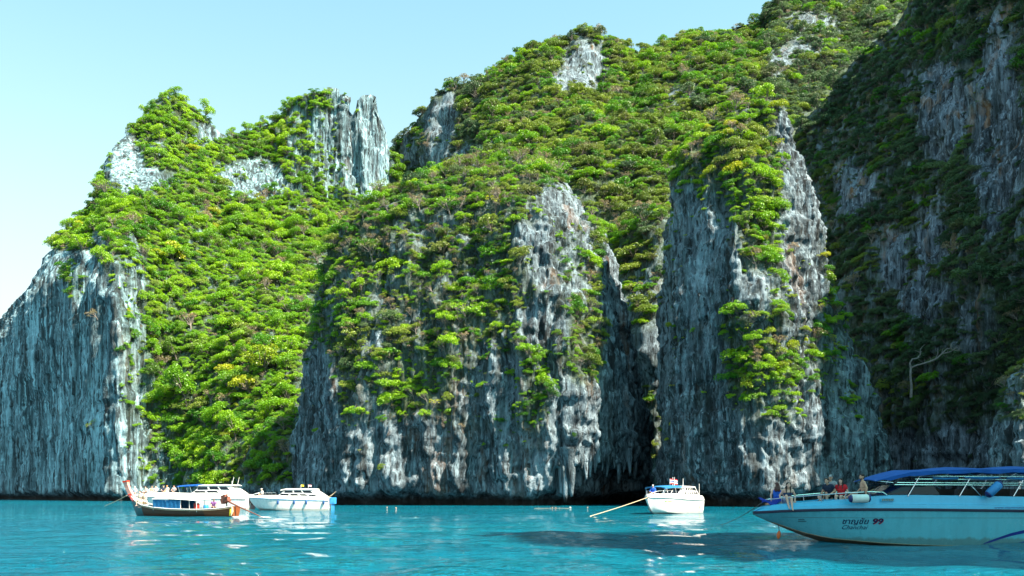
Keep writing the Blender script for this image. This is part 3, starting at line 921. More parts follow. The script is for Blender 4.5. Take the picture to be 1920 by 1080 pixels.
for x, y, sz, shp_, pal in ((496, 700, 11.0, 'round', 'yellow'), (470, 740, 8.0, 'round', 'yellow'), (322, 500, 9.0, 'round', 'yellow'), (290, 480, 6.0, 'bush', 'yellow'), (530, 530, 9.0, 'dome', 'lime'), (330, 860, 8.5, 'dome', 'lime'),
                            (350, 760, 9.0, 'tall', 'lime'), (305, 700, 6.0, 'sparse', 'dry'), (440, 620, 7.5, 'bush', 'lime'), (175, 805, 3.2, 'sparse', 'yellow'), (140, 540, 5.0, 'sparse', 'yellow'), (185, 600, 4.5, 'sparse', 'dry')):
    i = int(np.argmin((_ax - x) ** 2 + (_ay - y) ** 2 + np.where(_A[2][:, 1] > 0.3, 1e6, 0)))
    p = _A[1][i]
    trees.append((p, 1.0 + x, np.array([_A[2][i][0], _A[2][i][1]]) * (0.8 if x < 200 else 0.25), sz, shp_, pal, float(x), float(y), sz / p[1] * F * 1.6, 'cliff_left'))
print('trees', len(trees))

def tree_matrix(t):
    p, yaw, lean, sz = t[:4]
    r = np.random.RandomState(int(abs(p[0] * 1000 + p[2] * 77)) % 2 ** 31)
    up = Vector((lean[0], lean[1], 1)).normalized()
    q = up.to_track_quat('Z', 'Y')
    return Vector(p), (q.to_matrix() @ Matrix.Rotation(yaw, 3, 'Z')).to_euler(), (sz * (0.9 + 0.2 * r.rand()), sz * (0.9 + 0.2 * r.rand()), sz * (0.8 + 0.35 * r.rand()))

PLACE = {
    'cliff_left': [(lambda x, y: x < 235 and y > 470, 'clinging to the left wall'), (lambda x, y: y < 330 and x < 480, 'on the rounded left peak'), (lambda x, y: y < 430 and x >= 480, 'below the rocky left spires'), (lambda x, y: y < 430, 'under the rounded left peak'),
                   (lambda x, y: y < 560 and x < 360, 'upper left slope beside the fluted wall'), (lambda x, y: y < 560, 'upper left slope next to the middle rock'), (lambda x, y: y < 700 and x < 330, 'middle of left slope beside the wall'), (lambda x, y: y < 700 and x < 460, 'in the middle of the left slope'),
                   (lambda x, y: y < 700, 'middle of left slope near the rock'), (lambda x, y: y < 810 and x < 420, 'low on the left slope'), (lambda x, y: y < 810, 'low in the left gully'), (lambda x, y: x < 420, 'foot of the left slope above the boats'), (lambda x, y: True, 'foot of the left gully')],
    'mountain_back': [(lambda x, y: y < 210 and x < 1150, 'on the left crest of the back mountain'), (lambda x, y: y < 210, 'on the right crest of the back mountain'), (lambda x, y: x < 1000, 'on the back mountain above middle rock'), (lambda x, y: y < 330, 'on the back mountain above the gap'), (lambda x, y: True, 'in the valley between rock and pillar')],
    'rock_middle': [(lambda x, y: y < 370 and x < 900, 'on the left crown of middle rock'), (lambda x, y: y < 370, 'on the right crown of middle rock'), (lambda x, y: x < 720, 'on the left shoulder of middle rock'), (lambda x, y: x > 1010, 'on the sunlit right edge of middle rock'),
                    (lambda x, y: y < 480, 'high on the middle rock face'), (lambda x, y: y < 590, 'halfway up the middle rock face'), (lambda x, y: x < 870, 'low left on the middle rock face'), (lambda x, y: True, 'low right on the middle rock face')],
    'rock_pillar': [(lambda x, y: y < 310, 'on the cap of the tall pillar'), (lambda x, y: y < 480, 'on the upper pillar face'), (lambda x, y: y < 650, 'halfway down the pillar face'), (lambda x, y: True, 'on the lower pillar face')],
    'mountain_right': [(lambda x, y: y < 160, 'at the top of the right mountain'), (lambda x, y: y < 300 and x < 1720, 'on the left crest of right mountain'), (lambda x, y: y < 300, 'high on the right mountain'), (lambda x, y: y < 470 and x < 1740, 'upper right mountain behind the pillar'), (lambda x, y: y < 470, 'upper right mountain near the edge'),
                       (lambda x, y: y < 640 and x < 1740, 'halfway up right mountain behind pillar'), (lambda x, y: y < 640, 'halfway up right mountain near edge'), (lambda x, y: x < 1740, 'low on right mountain beside the pillar'), (lambda x, y: True, 'low on right mountain above the boat')],
    'rock_crag': [(lambda x, y: True, 'on the small right crag')],
    'headland': [(lambda x, y: True, 'on the headland')],
}
LOOK = {'lime': 'lime green', 'green': 'fresh green', 'olive': 'olive green', 'yellow': 'golden yellow', 'dry': 'pale dry', 'deep': 'dark green'}
SHAPE = {'round': 'rounded tree', 'dome': 'flat topped tree', 'bush': 'bushy tree', 'tall': 'tall tree', 'sparse': 'thin branched tree'}
ORD = ['leftmost', 'second from left', 'third from left', 'fourth from left', 'fifth from left', 'sixth from left', 'seventh from left', 'eighth from left', 'ninth from left', 'tenth from left']

def visible(t):
    ix, iy = int(t[6] / 7.5), int(t[7] / 7.5)
    return 0 < t[6] < 1920 and 0 < t[7] < 930 and 0 <= ix < 256 and 0 <= iy < 144 and t[0][1] < ZB[iy, ix] + 3.0
order = sorted(range(len(trees)), key=lambda i: -trees[i][8] if visible(trees[i]) else 0)
single = set(order[:286])
names = {}
for i in order[:286]:
    t = trees[i]
    where = next(w for f, w in PLACE[t[9]] if f(t[6], t[7]))
    names.setdefault((LOOK[t[5]], SHAPE[t[4]], where), []).append(i)
label_of = {}
for (lk, sh, where), L in names.items():
    L.sort(key=lambda i: trees[i][6])
    for k, i in enumerate(L):
        o_ = '' if len(L) == 1 else ('rightmost ' if k == len(L) - 1 and k < 10 else (ORD[k] + ' ' if k < 10 else ''))
        label_of[i] = ('%s%s %s %s' % (o_, lk, sh, where), '%s %ss %s' % (lk, sh, where))
for i in order[:286]:
    t = trees[i]
    loc, rot, scl = tree_matrix(t)
    root = bpy.data.objects.new('tree', None)
    root.empty_display_size = 0.3
    root.location, root.rotation_euler = loc, rot
    put(root)
    tag(root, label_of[i][0], 'tree', label_of[i][1])
    tm, cm = TREE[(t[4], t[5])][i % len(TREE[(t[4], t[5])])]
    for nm, me in (('trunk', tm), ('crown', cm)):
        o = bpy.data.objects.new(nm, me)
        o.scale = scl
        put(o, root)

# the rest of the jungle: one mass, instanced on points
def forest():
    src = bpy.data.collections.new('forest_sources')
    keys, k = {}, 0
    for key in sorted(TREE):
        for j, (tm, cm) in enumerate(TREE[key]):
            keys[(key, j)] = k
            bm = bmesh.new(); bm.from_mesh(tm)
            n0 = len(bm.faces)
            bm.from_mesh(cm)
            me = bpy.data.meshes.new('forest_tree')
            bm.faces.ensure_lookup_table()
            for i in range(n0, len(bm.faces)): bm.faces[i].material_index = 1
            bm.to_mesh(me); bm.free()
            me.materials.append(tm.materials[0]); me.materials.append(cm.materials[0])
            src.objects.link(bpy.data.objects.new('forest_tree_%03d' % k, me))
            k += 1
    rest = [i for i in range(len(trees)) if i not in single]
    co = np.array([trees[i][0] for i in rest], np.float32)
    rot, scl, idx = [], [], []
    for i in rest:
        _, r, s = tree_matrix(trees[i])
        rot.append(tuple(r)); scl.append(s)
        L = TREE[(trees[i][4], trees[i][5])]
        idx.append(keys[((trees[i][4], trees[i][5]), i % len(L))])
    me = bpy.data.meshes.new('tree_cover')
    me.vertices.add(len(rest)); me.vertices.foreach_set('co', co.ravel())
    a = me.attributes.new('rot', 'FLOAT_VECTOR', 'POINT'); a.data.foreach_set('vector', np.array(rot, np.float32).ravel())
    a = me.attributes.new('scl', 'FLOAT_VECTOR', 'POINT'); a.data.foreach_set('vector', np.array(scl, np.float32).ravel())
    a = me.attributes.new('idx', 'INT', 'POINT'); a.data.foreach_set('value', np.array(idx, np.int32))
    o = put(bpy.data.objects.new('tree_cover', me))
    tag(o, 'dense jungle trees and shrubs covering the limestone cliffs', 'vegetation', kind='stuff')
    ng = bpy.data.node_groups.new('tree_cover', 'GeometryNodeTree')
    ng.interface.new_socket('Geometry', in_out='INPUT', socket_type='NodeSocketGeometry')
    ng.interface.new_socket('Geometry', in_out='OUTPUT', socket_type='NodeSocketGeometry')
    gi, go = ng.nodes.new('NodeGroupInput'), ng.nodes.new('NodeGroupOutput')
    ci = ng.nodes.new('GeometryNodeCollectionInfo')
    ci.inputs['Collection'].default_value = src
    ci.inputs['Separate Children'].default_value = True
    ci.inputs['Reset Children'].default_value = True
    ip = ng.nodes.new('GeometryNodeInstanceOnPoints')
    def attr(nm, ty):
        nd = ng.nodes.new('GeometryNodeInputNamedAttribute'); nd.data_type = ty
        nd.inputs['Name'].default_value = nm
        return nd.outputs['Attribute']
    e2r = ng.nodes.new('FunctionNodeEulerToRotation')
    ng.links.new(attr('rot', 'FLOAT_VECTOR'), e2r.inputs[0])
    ng.links.new(gi.outputs[0], ip.inputs['Points'])
    ng.links.new(ci.outputs[0], ip.inputs['Instance'])
    ip.inputs['Pick Instance'].default_value = True
    ng.links.new(attr('idx', 'INT'), ip.inputs['Instance Index'])
    ng.links.new(e2r.outputs[0], ip.inputs['Rotation'])
    ng.links.new(attr('scl', 'FLOAT_VECTOR'), ip.inputs['Scale'])
    ng.links.new(ip.outputs[0], go.inputs[0])
    md = o.modifiers.new('tree_cover', 'NODES')
    md.node_group = ng
forest()

def bare_tree():
    c = wpos(1708, 738, 176.0)
    R = empty('bare_tree', c)
    tag(R, 'bleached bare tree with one long crooked limb low on the shaded right mountain', 'tree')
    k = 176.0 / F
    def P(x, y, d=0.0): return ((x - 1708) * k, d, (738 - y) * k)
    MB0 = lambda pts, r, n: mesh_from(n, *tube_arrays([P(*p) for p in pts], r, 6), M_bark_pale, parent=R)
    MB0([(1708, 745), (1709, 725), (1707, 705), (1708, 690)], [.28, .25, .22, .2], 'trunk')
    MB0([(1708, 690), (1716, 686, -.5), (1728, 683, -1), (1740, 679, -1.2), (1750, 674, -1.6), (1757, 666, -2), (1768, 664, -2), (1778, 660, -2.2), (1790, 662, -2.5)], [.2, .18, .16, .16, .15, .12, .1, .08, .03], 'branch')
    MB0([(1708, 690), (1706, 681), (1712, 673, .4), (1722, 671, .6), (1729, 664, .8), (1730, 652, 1)], [.22, .17, .15, .13, .1, .04], 'branch')
    MB0([(1757, 666, -2), (1764, 658, -2.2), (1772, 656, -2.4), (1775, 661, -2.6)], [.11, .1, .08, .04], 'branch')
    MB0([(1776, 660, -2.2), (1784, 655, -2.2), (1791, 657, -2.2)], [.09, .07, .03], 'branch')
    rs_ = np.random.RandomState(6)
    for (x, y, d) in ((1730, 683, -1), (1740, 679, -1.2), (1757, 666, -2), (1768, 664, -2), (1778, 660, -2.2), (1786, 660, -2.3), (1790, 657, -2.2), (1722, 671, .6), (1729, 660, .8), (1730, 654, 1), (1772, 656, -2.4), (1708, 700, 0)):
        for _ in range(2):
            a_, b_ = rs_.normal(0, 5), -abs(rs_.normal(5, 3))
            MB0([(x, y, d), (x + a_ * .5, y + b_ * .6 + rs_.normal(0, 1), d), (x + a_ * 1.2, y + b_, d + rs_.normal(0, .3))], [.06, .045, .015], 'twig')
    MB0([(1748, 674, -1.5), (1752, 664, -1.5), (1751, 656, -1.5)], [.09, .07, .03], 'branch')
bare_tree()
# ------------------------------------------------------------------ mesh writer for boats and people
class MB:
    def __init__(self): self.V, self.F = [], []
    def add(self, v, f):
        o = len(self.V)
        self.V += [tuple(p) for p in v]
        self.F += [tuple(i + o for i in q) for q in f]
        return self
    def tube(self, pts, r, k=8, close=True):
        if not isinstance(r, (list, tuple)): r = [r] * len(pts)
        v, f = tube_arrays(pts, r, k)
        if close: f.append(tuple(range(k))[::-1])
        return self.add(v, f)
    def box(self, c, s, rz=0.0, ry=0.0):
        m = Matrix.Rotation(rz, 3, 'Z') @ Matrix.Rotation(ry, 3, 'Y')
        v = [Vector(c) + m @ Vector((x * s[0] / 2, y * s[1] / 2, z * s[2] / 2)) for x in (-1, 1) for y in (-1, 1) for z in (-1, 1)]
        return self.add(v, [(0, 1, 3, 2), (4, 6, 7, 5), (0, 4, 5, 1), (2, 3, 7, 6), (0, 2, 6, 4), (1, 5, 7, 3)])
    def loft(self, rings, closed=False, caps=True):
        n = len(rings[0]); v, f = [], []
        for r in rings: v += [tuple(p) for p in r]
        for i in range(len(rings) - 1):
            for j in range(n if closed else n - 1):
                k = (j + 1) % n
                f.append((i * n + j, i * n + k, (i + 1) * n + k, (i + 1) * n + j))
        if caps and closed:
            f.append(tuple(range(n))[::-1]); f.append(tuple(range((len(rings) - 1) * n, len(rings) * n)))
        return self.add(v, f)
    def lathe(self, prof, a, b, k=14):
        """prof [(t 0..1 along a->b, radius)]"""
        a, b = Vector(a), Vector(b)
        d = (b - a).normalized(); u = d.cross(Vector((0.3, 0.8, 0.5))).normalized(); w = d.cross(u)
        rings = [[a + (b - a) * t + (u * math.cos(2 * math.pi * j / k) + w * math.sin(2 * math.pi * j / k)) * r for j in range(k)] for t, r in prof]
        return self.loft(rings, True, True)
    def build(self, name, mat, parent=None, smooth=True, sharp=38):
        me = bpy.data.meshes.new(name)
        me.from_pydata(self.V, [], self.F)
        bm = bmesh.new(); bm.from_mesh(me)
        bmesh.ops.remove_doubles(bm, verts=bm.verts, dist=1e-5)
        bmesh.ops.recalc_face_normals(bm, faces=bm.faces)
        bm.to_mesh(me); bm.free()
        if smooth:
            me.polygons.foreach_set('use_smooth', np.ones(len(me.polygons), bool))
            me.set_sharp_from_angle(angle=rad(sharp))
        if mat is not None: me.materials.append(mat)
        return put(bpy.data.objects.new(name, me), parent)

def I(s, tab, col=1):
    return float(np.interp(s, [t[0] for t in tab], [t[col] for t in tab]))

def gelcoat(name, col, rough=0.28, streak=0.35):
    """boat paint: slight run-off streaks and salt haze"""
    t = NT(name)
    co = t.n('ShaderNodeTexCoord').outputs['Object']
    f = t.noise(t.vscale(co, (1.6, 1.6, 0.25)), 2.2, 5, 0.65)
    g = t.noise(co, 1.1, 4, 0.6)
    c = t.ramp(f, [(0.35, tuple(x * (1 - streak * 0.45) for x in col)), (0.55, col), (0.8, tuple(min(1, x * 1.04) for x in col))])
    c = t.mix(t.math('MULTIPLY', t.ramp(g, [(0.5, 0.0), (0.75, 1.0)]), 0.18 * streak), c, (0.30, 0.26, 0.20))
    zs = t.n('ShaderNodeSeparateXYZ'); t.l(co, zs.inputs[0])
    wl = t.math('ADD', zs.outputs[2], t.math('MULTIPLY', t.noise(t.vscale(co, (2, 2, 0.6)), 1.8, 5, 0.7), -0.35))
    c = t.mix(t.math('MULTIPLY', t.ramp(wl, [(0.0, 1.0), (0.10, 0.0)]), 0.55), c, (0.10, 0.12, 0.07))
    r = t.math('ADD', t.math('MULTIPLY', g, 0.25), rough - 0.1)
    return t.done(t.principled(c, r, 0.5, None, 0, 0.2).outputs[0])

def fabric(name, col, fold=1.0):
    t = NT(name)
    co = t.n('ShaderNodeTexCoord').outputs['Object']
    f = t.noise(co, 2.4, 5, 0.6)
    c = t.ramp(f, [(0.3, tuple(x * 0.78 for x in col)), (0.7, tuple(min(1, x * 1.12) for x in col))])
    nm = t.bump(t.noise(t.vscale(co, (1, 0.35, 1)), 3.0, 4, 0.6, 0.6), 0.5 * fold, 0.08)
    return t.done(t.principled(c, 0.75, 0.25, nm).outputs[0])

def wood(name, a, b):
    t = NT(name)
    co = t.n('ShaderNodeTexCoord').outputs['Object']
    f = t.noise(t.vscale(co, (0.5, 4, 7)), 1.6, 6, 0.65, 0.4)
    g = t.noise(co, 0.7, 3, 0.5)
    c = t.ramp(f, [(0.3, a), (0.7, b)])
    c = t.mix(t.math('MULTIPLY', g, 0.4), c, tuple(x * 0.45 for x in a))
    return t.done(t.principled(c, 0.45, 0.4, t.bump(f, 0.3, 0.02)).outputs[0])

M_white = gelcoat('white_gelcoat', (.80, .80, .78))
M_hull_tint = gelcoat('shade_tinted_hull_gelcoat', (.11, .48, .58), 0.25, 0.25)  # white hull, the teal of its shade put into the colour
M_deck_tint = gelcoat('shade_tinted_deck_gelcoat', (.05, .42, .66), 0.3, 0.15)  # deck carries the same blue shade tint in its base colour
M_anti = gelcoat('weathered_antifouling', (.20, .17, .12), 0.6, 0.9)
M_navy = plain('navy_rubber', (.008, .012, .04), 0.5)
M_navytext = plain('navy_paint', (.004, .012, .07), 0.4)
M_bluestripe = plain('blue_paint', (.01, .03, .22), 0.35)
M_redtext = plain('red_paint', (.45, .02, .02), 0.4)
M_steel = plain('stainless_steel', (.72, .74, .76), 0.22, 0.05, metal=0.9)
M_glass = plain('tinted_glass', (.006, .010, .016), 0.12, 0.1, spec=0.35)
M_blueglass = plain('blue_tinted_glass', (.008, .03, .10), 0.1, 0.1, spec=0.8)
M_dark = plain('shade_and_motor_dark', (.012, .014, .02), 0.55)  # seats carry the canopy shade in this colour; motors share it
M_blue = fabric('blue_canvas', (.006, .085, .34))
M_bluepale = fabric('light_blue_canvas', (.015, .15, .34))
M_cloth = fabric('blue_tarpaulin', (.010, .035, .30), 1.5)
M_rope = plain('rope_fibre', (.50, .40, .26), 0.8, 0.2, 20)
M_rope_dark = plain('dark_rope_fibre', (.10, .10, .09), 0.8, 0.2, 20)
M_orange = plain('orange_float_plastic', (.62, .13, .03), 0.45)
M_fend = plain('white_fender_vinyl', (.60, .70, .66), 0.45)
M_fendblue = plain('blue_fender_vinyl', (.03, .22, .50), 0.45)
M_navyvinyl = plain('navy_fender_end', (.01, .02, .12), 0.5)
M_hullwood = wood('dark_stained_planks', (.07, .028, .014), (.17, .065, .028))
M_hullred = wood('red_brown_planks', (.16, .045, .016), (.30, .09, .028))
M_hullteal = plain('teal_bow_paint', (.03, .12, .14), 0.5, 0.25)
M_prow = wood('pale_rose_prow', (.52, .22, .18), (.72, .45, .38))
M_ribred = fabric('red_ribbon', (.60, .05, .02))
M_ribyel = fabric('yellow_ribbon', (.70, .42, .02))
M_engine = plain('rusty_engine_paint', (.17, .06, .04), 0.6, 0.4, 6, bump=0.3)
M_black = plain('black_iron', (.02, .018, .016), 0.5)
M_yellow = plain('yellow_paint', (.62, .52, .02), 0.5)
M_pink = plain('pink_cloth', (.70, .25, .30), 0.8)
M_foam = plain('white_foam_water', (.75, .80, .80), 0.6)

def text_mesh(body, size, shear=0.0, bold=0.0):
    cu = bpy.data.curves.new('lettering', 'FONT')
    cu.body = body; cu.size = size; cu.shear = shear; cu.offset = bold
    cu.resolution_u = 4
    o = bpy.data.objects.new('lettering', cu)
    COL.objects.link(o)
    dg = bpy.context.evaluated_depsgraph_get()
    me = bpy.data.meshes.new_from_object(o.evaluated_get(dg))
    COL.objects.unlink(o); bpy.data.objects.remove(o)
    return me

def lettering(name, parent, body, size, at, mapper, mat, shear=0.0, bold=0.0, width=None):
    me = text_mesh(body, size, shear, bold)
    co = np.zeros(len(me.vertices) * 3, np.float32)
    me.vertices.foreach_get('co', co)
    co = co.reshape(-1, 3)
    if len(co) == 0: return None
    k = 1.0 if width is None else width / max(1e-6, co[:, 0].max() - co[:, 0].min())
    new = np.array([mapper(at[0] + (x - co[:, 0].min()) * k, at[1] + y) for x, y in co[:, :2]], np.float32)
    me.vertices.foreach_set('co', new.ravel())
    me.update()
    me.materials.clear(); me.materials.append(mat)
    me.name = name
    return put(bpy.data.objects.new(name, me), parent)

# ------------------------------------------------------------------ the big speedboat on the right, in the shade of the headland
def big_speedboat():
    X0, Y0, L = 9.87, 36.3, 14.5
    R = empty('speedboat', (X0, Y0, 0))
    tag(R, 'long white speedboat with blue canopy and Thai lettering on its shade-tinted hull', 'speedboat')
    rail = [(0, .03, 1.22), (.25, .26, 1.235), (.6, .50, 1.26), (1, .72, 1.29), (2, 1.10, 1.335), (3, 1.33, 1.36), (4.5, 1.48, 1.37), (6, 1.52, 1.365), (9, 1.52, 1.33), (14.5, 1.46, 1.27)]
    chine = [(0, .03, 1.16), (.5, .05, .92), (1.0, .07, .74), (1.85, .36, .43), (2.85, .74, .20), (4.4, 1.08, .06), (5.6, 1.2, -.02), (7, 1.26, -.06), (14.5, 1.28, -.08)]
    keel = [(0, 0, 1.13), (.5, 0, .90), (1.3, 0, .56), (2.15, 0, .22), (2.95, 0, -.02), (4.0, 0, -.25), (6, 0, -.42), (14.5, 0, -.45)]
    topz = [(0, .03), (.12, .10), (.35, .22), (1, .28), (2, .32), (3, .37), (3.6, .42), (4.7, .55), (6, .57), (9, .56), (14.5, .5)]
    def hy(s, z):
        zr, zc = I(s, rail, 2) - .06, I(s, chine, 2)
        t = min(1, max(0, (z - zc) / max(1e-3, zr - zc)))
        t = t ** 0.85
        return I(s, chine) + (I(s, rail) - I(s, chine)) * t
    ss = [0, .06, .15, .25, .4, .6, .8, 1, 1.3, 1.6, 2, 2.5, 3, 3.6, 4.3, 5, 6, 7, 8.5, 10, 12, 13.6, 14.5]
    # topsides between chine and rail (both sides and transom)
    m = MB()
    for sd in (-1, 1):
        rings = []
        for s in ss:
            zr, zc = I(s, rail, 2) - .06, I(s, chine, 2)
            rings.append([(s, sd * hy(s, zc + (zr - zc) * t), zc + (zr - zc) * t) for t in np.linspace(0, 1, 9)])
        m.loft(rings)
    e = ss[-1]
    m.add([(e, -1.28, -.08), (e, 1.28, -.08), (e, 1.46, 1.21), (e, -1.46, 1.21)], [(0, 1, 2, 3)])
    hull = m.build('hull', M_hull_tint, R)
    m = MB()
    for sd in (-1, 1):
        rings = []
        for s in ss:
            zc, zk, b = I(s, chine, 2), min(I(s, keel, 2), I(s, chine, 2)), I(s, chine)
            rings.append([(s, sd * b * t, zk + (zc - zk) * t ** 1.15) for t in np.linspace(1, 0, 6)])
        m.loft(rings)
    m.add([(e, -1.28, -.08), (e, 0, -.45), (e, 1.28, -.08)], [(0, 1, 2)])
    m.build('bottom', M_anti, R)
    # spray rail along the chine
    m = MB()
    for sd in (-1, 1):
        m.tube([(s, sd * (I(s, chine) + .012), I(s, chine, 2)) for s in ss[6:]], .022, 6)
    m.build('spray_rail', M_anti, R)
    m = MB()
    for sd in (-1, 1):
        rings = []
        for s in ss:
            b, z = I(s, rail), I(s, rail, 2)
            rings.append([(s, sd * (b - .02), z - .06), (s, sd * (b + .045), z - .05), (s, sd * (b + .055), z), (s, sd * (b + .04), z + .045), (s, sd * (b - .02), z + .05)])
        m.loft(rings, True)
    m.build('rub_rail', M_navy, R)
    # moulded deck side: rail -> knuckle -> coaming top -> inner edge -> sole
    def dk(s, sd):
        b, z, h = I(s, rail), I(s, rail, 2), I(s, topz)
        k = min(.2, h * .5)
        kn = .05 + .02 * min(1, s)
        wi = min(b * .5, .30)
        return [(s, sd * (b - .005), z + .05), (s, sd * max(.01, b - .03), z + k), (s, sd * max(.01, b - kn - .04), z + k + .02), (s, sd * max(.01, b - .17 * min(1, s + .2)), z + h), (s, sd * max(.005, b - .17 * min(1, s + .2) - wi * .3), z + h + .01)]
    m = MB()
    for sd in (-1, 1):
        m.loft([dk(s, sd) for s in ss])
    # foredeck, walk-round and aft bulkhead
    m2 = MB()
    m2.loft([[dk(s, -1)[4], (s, 0, I(s, rail, 2) + I(s, topz) + .02), dk(s, 1)[4]] for s in ss if s <= 1.0])
    m2.loft([[(s, dk(s, -1)[4][1], dk(s, -1)[4][2]), (s, dk(s, -1)[4][1] + .03, 1.02), (s, -dk(s, -1)[4][1] - .03, 1.02), (s, dk(s, 1)[4][1], dk(s, 1)[4][2])] for s in ss if s >= 1.0])
    m.build('deck_side', M_deck_tint, R)
    m2.build('deck', M_deck_tint, R)
    m = MB().box((e - .03, 0, 1.35), (.06, 2.7, .75))
    m.build('transom', M_deck_tint, R)
    # seam groove along the topsides
    m = MB()
    m.loft([[(s, -hy(s, 1.045) - .004, 1.045 - .0005 * s), (s, -hy(s, 1.03) - .004, 1.03 - .0005 * s)] for s in ss if s > .9])
    m.build('seam_line', plain('seam_shadow_grey', (.10, .20, .22), 0.6), R)
    def mp(s, z): return (s, -hy(s, z) - .008, z)
    lettering('thai_name', hull, '\u0e0a\u0e32\u0e0d\u0e0a\u0e31\u0e22', .30, (3.22, .79), mp, M_navytext, .12, .004, .98)
    for nm, mt, dx, dz, bd in (('number_edge', M_redtext, .018, -.012, .010), ('number', M_navytext, 0, 0, .006)):
        def mp2(s, z, k=.008 if nm == 'number_edge' else .013): return (s, -hy(s, z) - k, z)
        lettering(nm, hull, '99', .30, (4.34 + dx, .80 + dz), mp2, mt, .15, bd, .40)
    lettering('latin_name', hull, 'Chanchai', .24, (3.24, .575), mp, M_navytext, .3, 0.0, .95)
    for k, w in enumerate((.22, .30)):
        m = MB()
        for q in range(7 if k else 5):
            x = 1.62 + q * .043
            m.add([mp(x, .93 - k * .075), mp(x + .034, .93 - k * .075), mp(x + .034, .975 - k * .075), mp(x, .975 - k * .075)], [(0, 1, 2, 3)])
        m.build('registration_mark', plain('faded_ink', (.05, .14, .18), 0.6), hull)
    def mpd(s, z):
        b, zz = I(s, rail), I(s, rail, 2)
        return (s, -(b - .005 - .02 * (z - zz) / .2) - .014, z)
    lettering('web_address', R, 'www.vitaminseatour.com', .115, (9.05, 1.405), mpd, M_bluestripe, .1, 0, 1.75)
    # swoosh stripes aft
    def swoosh(pts, nm, mt):
        m = MB()
        m.loft([[(s, -hy(s, z1) - .006, z1), (s, -hy(s, (z0 + z1) / 2) - .006, (z0 + z1) / 2), (s, -hy(s, z0) - .006, z0)] for s, z0, z1 in pts])
        m.build(nm, mt, hull)
    swoosh([(8.75, .00, .03), (9.0, .06, .14), (9.4, .20, .30), (9.8, .32, .44), (10.3, .43, .56), (11, .54, .69), (12, .62, .80), (13, .64, .84), (14, .62, .84)], 'stripe', M_bluestripe)
    swoosh([(9.9, .00, .02), (10.3, .03, .10), (10.7, .07, .20), (11.4, .12, .32), (12.4, .14, .40), (14, .12, .42)], 'stripe', M_bluestripe)
    # louvred vent
    v = MB().box((4.9, -1.43, 1.745), (.52, .02, .13)).build('vent', M_deck_tint, R)
    for q in range(7):
        MB().box((4.70 + q * .066, -1.446, 1.745), (.036, .02, .085), 0, .25).build('slat', plain('vent_slat_grey', (.20, .20, .14), 0.6), v)
    # bow rail
    m = MB()
    for sd in (-1, 1):
        pts = [(.55, sd * .18, 1.74), (1.0, sd * .52, 1.80), (1.6, sd * .82, 1.87), (2.4, sd * 1.08, 1.94), (3.3, sd * 1.25, 2.01), (4.2, sd * 1.34, 2.06), (4.75, sd * 1.35, 2.04), (4.9, sd * 1.35, 1.93)]
        m.tube(pts, .02, 7)
        for p in (pts[1], pts[3], pts[4], pts[5]):
            m.tube([(p[0], p[1], p[2]), (p[0] + .03, p[1] - sd * .02, I(p[0], rail, 2) + I(p[0], topz) - .03)], .014, 6)
    m.tube([(.55, -.18, 1.74), (.45, 0, 1.74), (.55, .18, 1.74)], .02, 7)
    m.build('bow_rail', M_steel, R)
    # windscreen: raked frame with panes
    wb, wt = (4.85, 1.95), (5.75, 2.36)
    ws = MB().tube([(wb[0], -1.30, wb[1]), (wt[0], -1.22, wt[1]), (wt[0], 1.22, wt[1]), (wb[0], 1.30, wb[1])], .025, 6).tube([(wb[0], -1.3, wb[1]), (wb[0] - .18, 0, wb[1]), (wb[0], 1.3, wb[1])], .025, 6).build('windscreen', M_navy, R)
    for y0, y1 in ((-1.27, -.45), (-.42, .42), (.45, 1.27)):
        f = lambda y: wb[0] - .18 * (1 - abs(y) / 1.3)
        MB().add([(f(y0), y0, wb[1]), (f(y1), y1, wb[1]), (wt[0], y1 * .94, wt[1]), (wt[0], y0 * .94, wt[1]), (f(y0) + .02, y0, wb[1] - .01), (f(y1) + .02, y1, wb[1] - .01), (wt[0] + .02, y1 * .94, wt[1] - .01), (wt[0] + .02, y0 * .94, wt[1] - .01)],
                 [(0, 1, 2, 3), (7, 6, 5, 4), (0, 4, 5, 1), (2, 6, 7, 3)]).build('pane', M_blueglass, ws, False)
    for sd in (-1, 1):   # side wings of the windscreen
        MB().add([(wb[0], sd * 1.30, wb[1]), (7.0, sd * 1.33, 1.95), (6.75, sd * 1.27, 2.33), (wt[0], sd * 1.22, wt[1]), (wb[0], sd * 1.285, wb[1]), (7.0, sd * 1.315, 1.95), (6.75, sd * 1.255, 2.33), (wt[0], sd * 1.205, wt[1])],
                 [(0, 1, 2, 3), (7, 6, 5, 4), (0, 4, 5, 1), (1, 5, 6, 2), (2, 6, 7, 3)]).build('pane', M_glass, ws, False)
    # seat rows inside, coloured near black to carry the shade under the canopy
    for sx in (6.3, 7.4, 8.5, 9.6, 10.7, 11.8):
        st = MB().box((sx, 0, 1.33), (.5, 2.3, .5)).build('bench_seat', M_dark, R, False)
        MB().box((sx + .3, 0, 1.78), (.14, 2.3, .78), 0, .12).build('backrest', M_dark, st, False)
    # canopy
    def can(s, v):
        z = I(s, [(4.55, 2.50), (5.0, 2.63), (5.8, 2.83), (6.3, 2.87), (7.4, 2.93), (8.4, 2.95), (9.3, 2.94), (10.5, 2.98), (12, 2.97), (13.6, 2.93)])
        w = I(s, [(4.55, 1.12), (5.8, 1.42), (13.6, 1.42)])
        sag = .035 * math.sin(s * 2.6) * (1 - abs(v))
        return (s, v * w, z + .10 * (1 - v * v) + sag)
    cs = [4.55, 4.8, 5.1, 5.45, 5.8, 6.0, 6.4, 6.9, 7.4, 7.9, 8.4, 8.9, 9.3, 9.8, 10.5, 11.2, 12, 12.8, 13.6]
    vs = np.linspace(-1, 1, 11)
